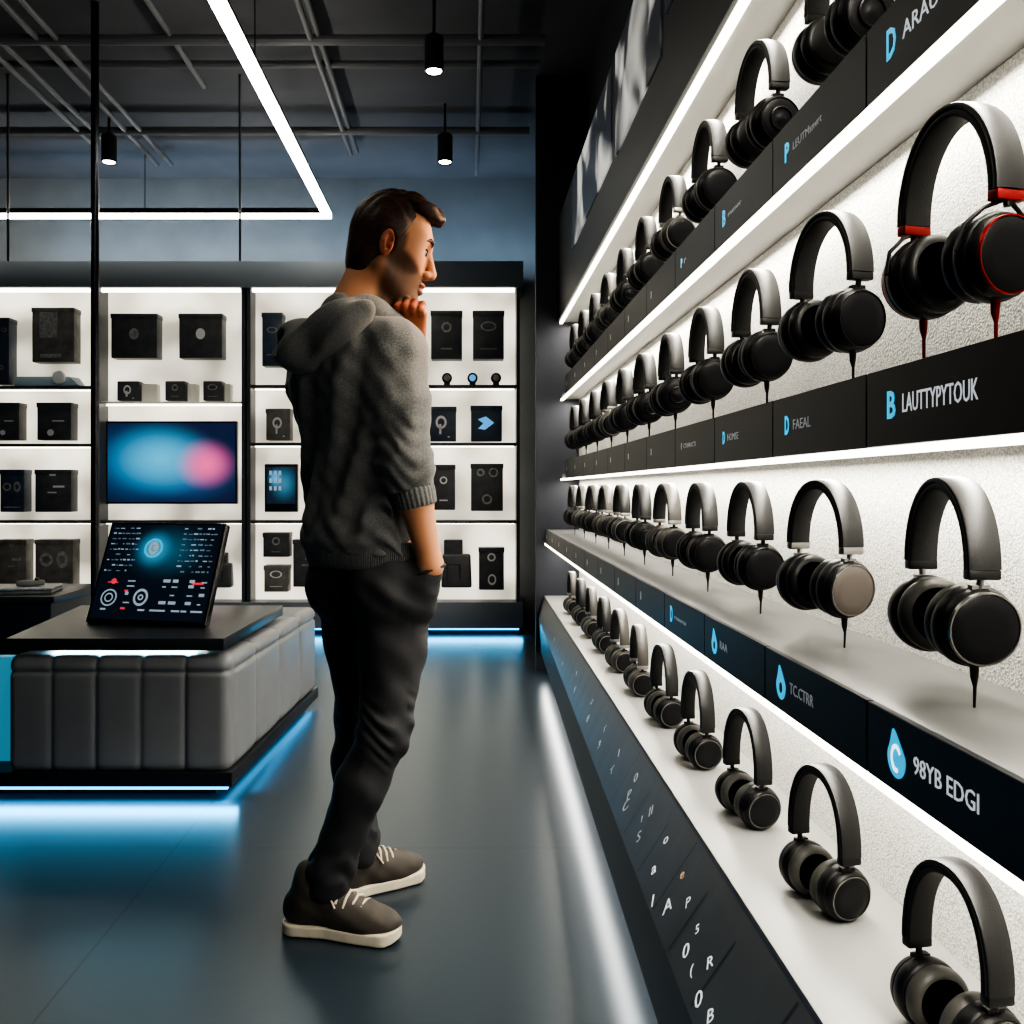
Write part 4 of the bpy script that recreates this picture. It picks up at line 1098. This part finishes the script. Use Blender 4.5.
    # ---- eyes and brows
    for s in (-1, 1):
        c = hp(.0835, s*.034, .004)
        me_ = bpy.data.meshes.new('eye'); bm = bmesh.new()
        bmesh.ops.create_uvsphere(bm, u_segments=20, v_segments=14, radius=.0128); bm.to_mesh(me_); bm.free(); shade(me_, 180)
        e = obj('eye', me_, mat('eye_white', (.26, .23, .21), .35), root); e.location = Vector(c)-org
        lp = [Vector(hp(.0840+.0130*math.cos(q)*math.cos(.32), s*(.034+.0135*math.sin(q)), .0088)) for q in (-.9, -.45, 0, .45, .9, 1.3)]
        obj('eyelash', MB().tube([q-org for q in lp], [.0012, .0018, .0022, .0024, .0022, .0014], 8).mesh('eyelash', smooth=True), mat('dark_lash', (.01, .006, .004), .6), root)
        bi = MB().lathe([(0, .0), (.0, .0072), (-.0024, .0080)], 18, Matrix.Translation(Vector(hf*.0126-hu*.002)) @ Matrix(((hf[0], hl[0], hu[0], 0), (hf[1], hl[1], hu[1], 0), (hf[2], hl[2], hu[2], 0), (0, 0, 0, 1))))
        obj('iris', bi, mat('brown_iris', (.03, .015, .008), .15), e)
    # ---- hair
    hm, nt, b = new_mat('brown_hair')
    tc = nt.nodes.new('ShaderNodeTexCoord'); mp = nt.nodes.new('ShaderNodeMapping'); mp.inputs['Scale'].default_value = (60, 260, 120); mp.inputs['Rotation'].default_value = (0, .3, .3)
    n = nt.nodes.new('ShaderNodeTexNoise'); n.inputs['Scale'].default_value = 1.0; n.inputs['Detail'].default_value = 3
    rp = nt.nodes.new('ShaderNodeValToRGB'); rp.color_ramp.elements[0].color = (.006, .003, .002, 1); rp.color_ramp.elements[1].color = (.052, .017, .008, 1); rp.color_ramp.elements[0].position = .35; rp.color_ramp.elements[1].position = .7
    bp = nt.nodes.new('ShaderNodeBump'); bp.inputs['Strength'].default_value = .5; bp.inputs['Distance'].default_value = .0015
    nt.links.new(tc.outputs['Object'], mp.inputs['Vector']); nt.links.new(mp.outputs['Vector'], n.inputs['Vector']); nt.links.new(n.outputs['Fac'], rp.inputs['Fac'])
    nt.links.new(rp.outputs['Color'], b.inputs['Base Color']); nt.links.new(n.outputs['Fac'], bp.inputs['Height']); nt.links.new(bp.outputs['Normal'], b.inputs['Normal'])
    b.inputs['Roughness'].default_value = .55; b.inputs['Specular IOR Level'].default_value = .3
    G = Field(rng(-.33, -.02, .0022), rng(2.08, 2.40, .0022), rng(1.54, 1.84, .0022))
    G.ell(hp(-.013, 0, .030), hr(.0975, .0800, .0965), R, .0)
    G.ell(hp(-.052, 0, -.030), hr(.053, .0655, .060), R, .02)                  # nape
    for i, (a, l, u, q) in enumerate(((.070, .030, .098, .026), (.082, -.004, .100, .028), (.070, -.036, .094, .024), (.040, .010, .112, .032), (.035, -.034, .106, .028), (.098, .016, .090, .021), (.100, -.018, .087, .020), (.088, -.034, .080, .017), (.000, 0, .112, .03))):
        G.ell(hp(a, l, u), (q*1.25, q*.9, q*.75), R, .012)                       # swept-up top
    # keep the face and the ears free
    def loc_(X, Y, Z):
        a = ((X-hc[0])*hf[0]+(Y-hc[1])*hf[1]+(Z-hc[2])*hf[2])/SX; l = ((X-hc[0])*hl[0]+(Y-hc[1])*hl[1]+(Z-hc[2])*hl[2])/SY; u = ((X-hc[0])*hu[0]+(Y-hc[1])*hu[1]+(Z-hc[2])*hu[2])/SZ
        return a, l, u
    def face_cut(X, Y, Z):
        a, l, u = loc_(X, Y, Z)
        front = np.clip((a-.055)/.03, 0, 1)
        # hair line: back edge of the bare face rises from the sideburn to the forehead
        edge = .022+.055*np.clip((u-.0)/.085, 0, 1)**1.6-.10*np.clip((-.045-u)/.05, 0, 1)
        d1 = edge-a                                     # negative in front of the line -> bare
        d2 = u-.076                                     # but never above the forehead
        return np.maximum(d1, d2)
    G.op((-.33, 2.08, 1.54), (-.02, 2.40, 1.84), face_cut, .008, 'sub')
    G.op((-.33, 2.08, 1.54), (-.02, 2.40, 1.84), lambda X, Y, Z: (lambda q: (q[2]+.078+.25*(q[0]+.06)))(loc_(X, Y, Z)), .006, 'sub')     # ends at the nape
    for s in (-1, 1):
        G.ell(hp(-.006, s*.088, -.010), hr(.024, .022, .036), R, .006, 'sub')
    def strands(X, Y, Z):
        a, l, u = loc_(X, Y, Z)
        top = np.clip((u-.03)/.05, 0, 1)
        return top*(.0015*np.sin(l*260+3*np.sin(a*38)+u*50)+.0012*np.sin(l*150-a*70+2*np.sin(u*50)))
    G.disp((-.33, 2.08, 1.54), (-.02, 2.40, 1.84), strands)
    obj('hair', G.mesh('hair', org, 0), hm, root)
    for s in (-1, 1):
        p = [Vector(hp(.1055, s*.014, .024)), Vector(hp(.1050, s*.027, .031)), Vector(hp(.0985, s*.043, .031)), Vector(hp(.0860, s*.056, .024))]
        obj('eyebrow', MB().tube([q-org for q in p], [.0034, .0055, .0050, .0022], 8).mesh('eyebrow', smooth=True), hm, root)
    # ---- sweater
    def knit(name, c, rough=.9):
        m, nt, b = new_mat(name)
        tc = nt.nodes.new('ShaderNodeTexCoord'); n = nt.nodes.new('ShaderNodeTexNoise'); n.inputs['Scale'].default_value = 420; n.inputs['Detail'].default_value = 3
        n2 = nt.nodes.new('ShaderNodeTexNoise'); n2.inputs['Scale'].default_value = 260; n2.inputs['Detail'].default_value = 3
        rp = nt.nodes.new('ShaderNodeValToRGB'); rp.color_ramp.elements[0].color = (*[q*.65 for q in c], 1); rp.color_ramp.elements[1].color = (*[q*1.35 for q in c], 1); rp.color_ramp.elements[0].position = .3; rp.color_ramp.elements[1].position = .72
        for q in (n, n2): nt.links.new(tc.outputs['Object'], q.inputs['Vector'])
        nt.links.new(n2.outputs['Fac'], rp.inputs['Fac']); nt.links.new(rp.outputs['Color'], b.inputs['Base Color'])
        bp = nt.nodes.new('ShaderNodeBump'); bp.inputs['Strength'].default_value = .5; bp.inputs['Distance'].default_value = .002
        nt.links.new(n.outputs['Fac'], bp.inputs['Height']); nt.links.new(bp.outputs['Normal'], b.inputs['Normal'])
        b.inputs['Roughness'].default_value = rough; b.inputs['Sheen Weight'].default_value = .15
        return m
    km = knit('grey_melange_knit', (.105, .105, .103))
    def ribbed(name, c, n_, vec):
        m = knit(name, c); nt = m.node_tree; b = nt.nodes['Principled BSDF']
        tc = nt.nodes.new('ShaderNodeTexCoord'); wv = nt.nodes.new('ShaderNodeTexWave'); wv.inputs['Scale'].default_value = n_; wv.inputs['Distortion'].default_value = .4; wv.bands_direction = vec
        bp = nt.nodes.new('ShaderNodeBump'); bp.inputs['Strength'].default_value = .9; bp.inputs['Distance'].default_value = .004
        nt.links.new(tc.outputs['Object'], wv.inputs['Vector']); nt.links.new(wv.outputs['Fac'], bp.inputs['Height']); nt.links.new(bp.outputs['Normal'], b.inputs['Normal'])
        return m
    T = Field(rng(-.50, .03, .0036), rng(1.98, 2.62, .0040), rng(.87, 1.56, .0036))
    st = [(.905, -.246, 2.232, .174, .136), (.93, -.246, 2.232, .182, .142), (.97, -.247, 2.233, .178, .138), (1.05, -.250, 2.235, .170, .126), (1.15, -.256, 2.235, .174, .124), (1.25, -.266, 2.235, .186, .128), (1.32, -.275, 2.235, .190, .126), (1.38, -.276, 2.235, .176, .115), (1.43, -.270, 2.234, .132, .095), (1.475, -.257, 2.232, .080, .072)]
    T.loft(st, r, f, .02, 2.15)
    T.ell((-.262-f[0]*.06, 2.235-f[1]*.06, 1.34), (.15, .085, .11), np.array((r, f, up)), .05)          # shoulder blades
    for sh in (shR, shL): T.cone(np.array((-.260, 2.232, 1.445)), sh, .056, .060, .05)
    cuf = elR+(wrR-elR)*.42
    T.chain([shR, shR+(elR-shR)*.5, elR, cuf], [.066, .061, .0555, .050], .035)
    ax = (wrR-elR)/np.linalg.norm(wrR-elR); cend = elR+(wrR-elR)*.24
    def beyond(X, Y, Z):
        q = (X-cend[0])*ax[0]+(Y-cend[1])*ax[1]+(Z-cend[2])*ax[2]
        rad = np.sqrt((X-cend[0]-q*ax[0])**2+(Y-cend[1]-q*ax[1])**2+(Z-cend[2]-q*ax[2])**2)
        return np.maximum(-q, rad-.058)
    cufL = elL+(wrL-elL)*.75
    T.chain([shL, elL, cufL], [.066, .056, .043], .035)
    def folds(X, Y, Z):
        u = (X+.26)*r[0]+(Y-2.235)*r[1]; v = (X+.26)*f[0]+(Y-2.235)*f[1]
        s = np.exp(-(((X+.145)/.080)**2+((Y-2.09)/.085)**2)**2)
        back = np.clip(-v/.06, 0, 1)*(1-s)
        env = np.clip((1.42-Z)/.12, 0, 1)*np.clip((Z-.93)/.05, 0, 1)
        ph = 30*(u+.34*(1.42-Z))
        d = .0075*back*env*np.sin(ph*1.9+1.3*np.sin(Z*9))+.004*back*env*np.sin(ph*3.3+2+Z*8)
        # bunching above the hem
        hem = np.exp(-((Z-.965)/.03)**2); d = d+.004*hem*np.sin(u*70+Z*60)
        # creases on the right sleeve, tighter near the cuff
        low = np.clip((1.24-Z)/.15, 0, 1)*s; d = d+.0045*low*np.sin((Z+.25*X)*150+4*np.sin(X*40))
        mid = np.exp(-((Z-1.30)/.08)**2)*s; d = d+.003*mid*np.sin((Z-.5*X)*85)
        # armhole seam fold
        d = d+.004*np.sin(X*95+Z*37)*np.sin(Y*60-Z*50)*.5
        return d
    T.disp((-.5, 1.98, .87), (.03, 2.62, 1.56), folds)
    T.op(cend-.13, cend+.13, beyond, .004, 'sub')
    T.cone(nb-up*.05, nb+up*.15, .060, .064, .006, 'sub')
    sw = obj('sweater', T.mesh('sweater', org, 1), km, root)
    Hm = Field(rng(-.46, -.04, .0035), rng(2.03, 2.42, .0035), rng(.85, .955, .0035))
    Hm.loft([(.868, -.240, 2.231, .166, .130), (.880, -.241, 2.231, .171, .134), (.92, -.246, 2.232, .175, .138), (.932, -.246, 2.232, .171, .132)], r, f, 0, 2.15)
    obj('hem', Hm.mesh('hem', org, 1), ribbed('ribbed_hem', (.10, .10, .098), 75, 'X'), sw)
    def ribbed_tube(st_, n=120, ribs=26):
        b = MB(); d = Vector(st_[-1][0])-Vector(st_[0][0]); d.normalize(); e1 = d.orthogonal().normalized(); e2 = d.cross(e1); v = []
        for c, q in st_: v += [Vector(c)-org+(e1*math.cos(2*PI*i/n)+e2*math.sin(2*PI*i/n))*(q+.0011*math.cos(ribs*2*PI*i/n)) for i in range(n)]
        return b.add(v, [(i*n+j, i*n+(j+1) % n, (i+1)*n+(j+1) % n, (i+1)*n+j) for i in range(len(st_)-1) for j in range(n)])
    cs = [(elR+(wrR-elR)*t_, q) for t_, q in ((.20, .042), (.22, .0475), (.26, .0495), (.34, .0485), (.40, .0470), (.415, .0450), (.41, .041), (.30, .041))]
    obj('cuff', ribbed_tube(cs).mesh('cuff', smooth=True), km, sw)
    # hood lying on the back
    K = Field(rng(-.52, -.08, .0032), rng(1.98, 2.40, .0032), rng(1.28, 1.60, .0032))
    n_ = 26; prev = None
    for i in range(n_+1):
        a = 2*PI*i/n_
        c = np.array((-.250, 2.228, 1.462))+r*math.cos(a)*.080+f*math.sin(a)*.082+up*(.012-.016*math.sin(a))
        q = .023+.008*max(0, -math.sin(a))
        if prev is not None: K.cone(prev[0], c, prev[1], q, .012)
        prev = (c, q)
    hx = np.array((.80, -.60, 0)); hx /= np.linalg.norm(hx)
    tilt = hx*math.cos(.42)+up*math.sin(.42); tz = np.cross(tilt, np.array((-f[0], -f[1], 0))); tz = tz/np.linalg.norm(tz)
    fa = np.cross(tz, tilt)
    K.ell((-.345, 2.130, 1.415), (.125, .060, .058), np.array((tilt, fa, tz)), .03)
    K.ell((-.405, 2.140, 1.392), (.056, .055, .064), np.array((tilt, fa, tz)), .03)
    K.ell((-.300, 2.120, 1.443), (.11, .052, .034), np.array((tilt, fa, tz)), .02)
    K.ell((-.452, 2.115, 1.405), (.034, .022, .026), np.array((up, hx, f)), .010, 'sub')
    def hf_(X, Y, Z):
        u = (X+.3)*tilt[0]+(Y-2.13)*tilt[1]+(Z-1.44)*tilt[2]; w_ = (X+.3)*tz[0]+(Y-2.13)*tz[1]+(Z-1.44)*tz[2]
        return .0050*np.sin(w_*85+3*np.sin(u*12))+.0016*np.sin(u*50+w_*100)
    K.disp((-.52, 1.98, 1.28), (-.08, 2.40, 1.60), hf_)
    K.cone(nb-up*.08, nb+up*.2+hf*.03, .060, .064, .008, 'sub')
    obj('hood', K.mesh('hood', org, 1), km, sw)
    # ---- trousers
    U = Field(rng(-.46, .0, .0036), rng(2.0, 2.46, .0036), rng(.075, .925, .0038))
    U.loft([(.78, -.225, 2.232, .155, .105), (.84, -.226, 2.232, .163, .120), (.88, -.232, 2.232, .154, .116), (.90, -.236, 2.232, .150, .112)], r, f, .03, 2.2)
    for hp_, ox in ((hipR, 1), (hipL, -1)): U.ell(hp_-f*.045-up*.075, (.083, .083, .085), None, .05)
    def leg(h_, k_, a_, w1):
        h2 = h_+np.array((0, 0, -.05)); U.chain([h2, h2+(k_-h2)*.45, k_, k_+(a_-k_)*.35-f*.012, a_+(k_-a_)*.1, a_], [.088, .079, .060, .057, .0515, .055], .03)
    leg(hipR, knR, anR+np.array((0, 0, .015)), 0); leg(hipL, knL, anL+np.array((0, 0, .015)), 0)
    U.chain([wrR+pd*.025, wrR+pd*.09, wrR+pd*.15], [.036, .043, .034], .03)          # hand in the pocket
    def creases(X, Y, Z):
        near = np.clip((2.25-Y)/.03, 0, 1)
        kz_ = np.exp(-((Z-.49)/.07)**2); az = np.exp(-((Z-.17)/.055)**2); hz = np.exp(-((Z-.80)/.06)**2)
        d = .0042*kz_*np.sin((Z+.55*X+.2*Y)*140+3*np.sin(X*45+Z*20))*(.5+.5*np.sin(Y*70+X*50+Z*9))+.0042*az*np.sin((Z-.45*X)*120+3*np.sin(Y*60+X*25))*(.6+.4*np.sin(X*80))+.002*hz*np.sin((Z+.8*X-.3*Y)*80)
        return d+.0022*np.sin(Z*42+X*60)*np.sin(Y*50+Z*23)
    U.op((-.46, 2.0, .905), (0, 2.46, .95), lambda X, Y, Z: .905-Z+0*X+0*Y, .004, 'sub')
    U.op((-.46, 2.0, .06), (0, 2.46, .082), lambda X, Y, Z: Z-.082+0*X+0*Y, .004, 'sub')
    U.disp((-.46, 2.0, .07), (0, 2.46, .93), creases)
    tr = obj('trousers', U.mesh('trousers', org, 1), M['trousers'], root)
    p0 = [wrR+pd*.012+np.array((.036*math.cos(a), .030*math.sin(a), .012*math.cos(a))) for a in np.linspace(-2.6, .9, 12)]
    obj('pocket_edge', MB().tube([Vector(q)-org for q in p0], .005, 8).mesh('pocket_edge', smooth=True), M['trousers'], tr)
    # ---- shoes: local frame x forward, y left, z up, heel at x = -.07
    def shoe(ank, ang, toe_r):
        c, s = math.cos(ang), math.sin(ang); fx = np.array((c, s, 0)); ly = np.array((-s, c, 0))
        o0 = np.array((ank[0], ank[1], 0))
        def W(x, y, z): return o0+fx*x+ly*y+up*z
        A = np.array((fx, ly, up))
        lo = o0-.30; hi = o0+.30
        def new(h): return Field(rng(o0[0]-.26, o0[0]+.26, h), rng(o0[1]-.26, o0[1]+.26, h), rng(.001, .20, h*.8))
        S1 = new(.0034)
        S1.ell(W(-.030, 0, .060), (.056, .037, .048), A, 0)
        S1.ell(W(.146, .002, .040), (.062, .041, .031), A, .03)
        S1.ell(W(.085, 0, .045), (.085, .041, .036), A, .03)
        S1.cone(W(-.012, 0, .11), W(.115, 0, .048), .038, .032, .03)
        S1.cone(W(-.022, 0, .085), W(-.018, 0, .135), .037, .038, .02)
        S1.op(lo, hi, lambda X, Y, Z: (Z-.020)+0*X+0*Y, .004, 'sub')
        S1.disp(lo, hi, lambda X, Y, Z: .0012*np.sin(X*90+Y*60)*np.sin(Z*120))
        sh_ = obj('shoe', S1.mesh('shoe', org, 1), M['shoe'], root)
        S2 = new(.0036)
        def solef(X, Y, Z):
            x = (X-o0[0])*c+(Y-o0[1])*s; y = -(X-o0[0])*s+(Y-o0[1])*c
            t = np.clip((x+.048)/.218, 0, 1); w_ = .038-.004*np.sin(np.clip(t*1.6, 0, 1)*PI)+.011*np.clip((t-.35)/.65, 0, 1)
            xx = x-np.clip(x, -.048, .158); d = np.sqrt(xx**2+y**2)-w_
            top = .029+.010*np.clip((x-.12)/.1, 0, 1)**2; bot = .002+.022*np.clip((x-.165)/.06, 0, 1)**2
            dz = np.maximum(Z-top, bot-Z)
            k0 = np.maximum(d, dz)
            return k0
        S2.op(lo, hi, solef)
        obj('sole', S2.mesh('sole', org, 1), M['sole'], sh_)
        for i in range(6):
            x = .046+i*.0185; z = .1235-i*.0088
            pts = [W(x-.008, -.034, z-.026), W(x-.004, -.022, z-.007), W(x, 0, z+.001), W(x+.004, .022, z-.007), W(x+.008, .034, z-.026)]
            obj('lace', MB().tube([Vector(q)-org for q in pts], .0034, 7).mesh('lace', smooth=True), M['lace'], sh_)
        for q in (-1, 1):
            pts = [W(.040, q*.004, .127), W(.036, q*.022, .126), W(.044, q*.036, .104), W(.058, q*.042, .082)]
            obj('lace', MB().tube([Vector(v)-org for v in pts], .0026, 7).mesh('lace', smooth=True), M['lace'], sh_)
    shoe(anR+np.array((-.022, .0, 0)), math.radians(-11), 0)
    shoe(anL, math.radians(36), 0)
person()


# ------------------------------------------------------------------ light
WARM = (1, .94, .82)
ym = (Y0+YE)/2; yl = YE-Y0
def strip_lamp(name, x, z, power, tilt, width=.03):
    o = area(name, (x, ym, z), (0, 0, 0), width, yl-.1, power, WARM)
    o.rotation_euler = (0, tilt, 0)
    return o
strip_lamp('canopy_lamp', .60, 2.004, 21, math.radians(4))
strip_lamp('top_shelf_lamp', .60, 1.562, 21, math.radians(4))
strip_lamp('middle_shelf_lamp', .59, 1.104, 18, math.radians(4))
strip_lamp('low_shelf_lamp', .55, .732, 18, math.radians(4))
# toe light of the console on the floor
area('toe_lamp', (xout(3.0)+.022, 3.0, .116), (0, math.radians(18), -math.atan(.0245)), .03, 4.2, 5, (1, .97, .92))
# cyan glow below bench and cabinets
area('bench_glow_front', (-1.2, 3.04, .036), (math.radians(-52), 0, 0), .85, .03, 1.9, (.12, .6, 1))
area('bench_glow_side', (-.755, 3.75, .036), (0, math.radians(-35), 0), .03, 1.2, 1.0, (.12, .6, 1), spread=math.radians(110))
area('cabinet_glow', (-1.9, 6.47, .045), (math.radians(-30), 0, 0), 4.6, .03, 9, (.12, .6, 1))
area('bench_left_glow', (-1.72, 3.5, .35), (0, math.radians(80), 0), .3, .6, 3, (.1, .65, 1))
area('slab_glow', (-1.2, 3.16, .500), (math.radians(-10), 0, 0), .5, .05, 3.0, (.35, .80, 1))
# blue wash on the back wall above the cabinets
a = area('wall_wash', (-1.2, 6.62, 2.72), (math.radians(180-15), 0, 0), 4.0, .05, 13, (.55, .78, 1))
# added warm spots, no fitting behind them, to brighten the man's face and sleeve
l = bpy.data.lights.new('added_face_spot', 'SPOT'); l.energy = 26; l.color = (1, .58, .30); l.spot_size = .75; l.spot_blend = .5; l.shadow_soft_size = .05
o = bpy.data.objects.new('added_face_spot', l); C.objects.link(o); o.location = (.50, 2.46, 1.85); aim(o, (-.14, 2.22, 1.56))
l = bpy.data.lights.new('added_sleeve_spot', 'SPOT'); l.energy = 34; l.color = (1, .86, .68); l.spot_size = .9; l.spot_blend = .6; l.shadow_soft_size = .08
o = bpy.data.objects.new('added_sleeve_spot', l); C.objects.link(o); o.location = (.50, 2.0, 1.95); aim(o, (-.12, 2.1, 1.15))
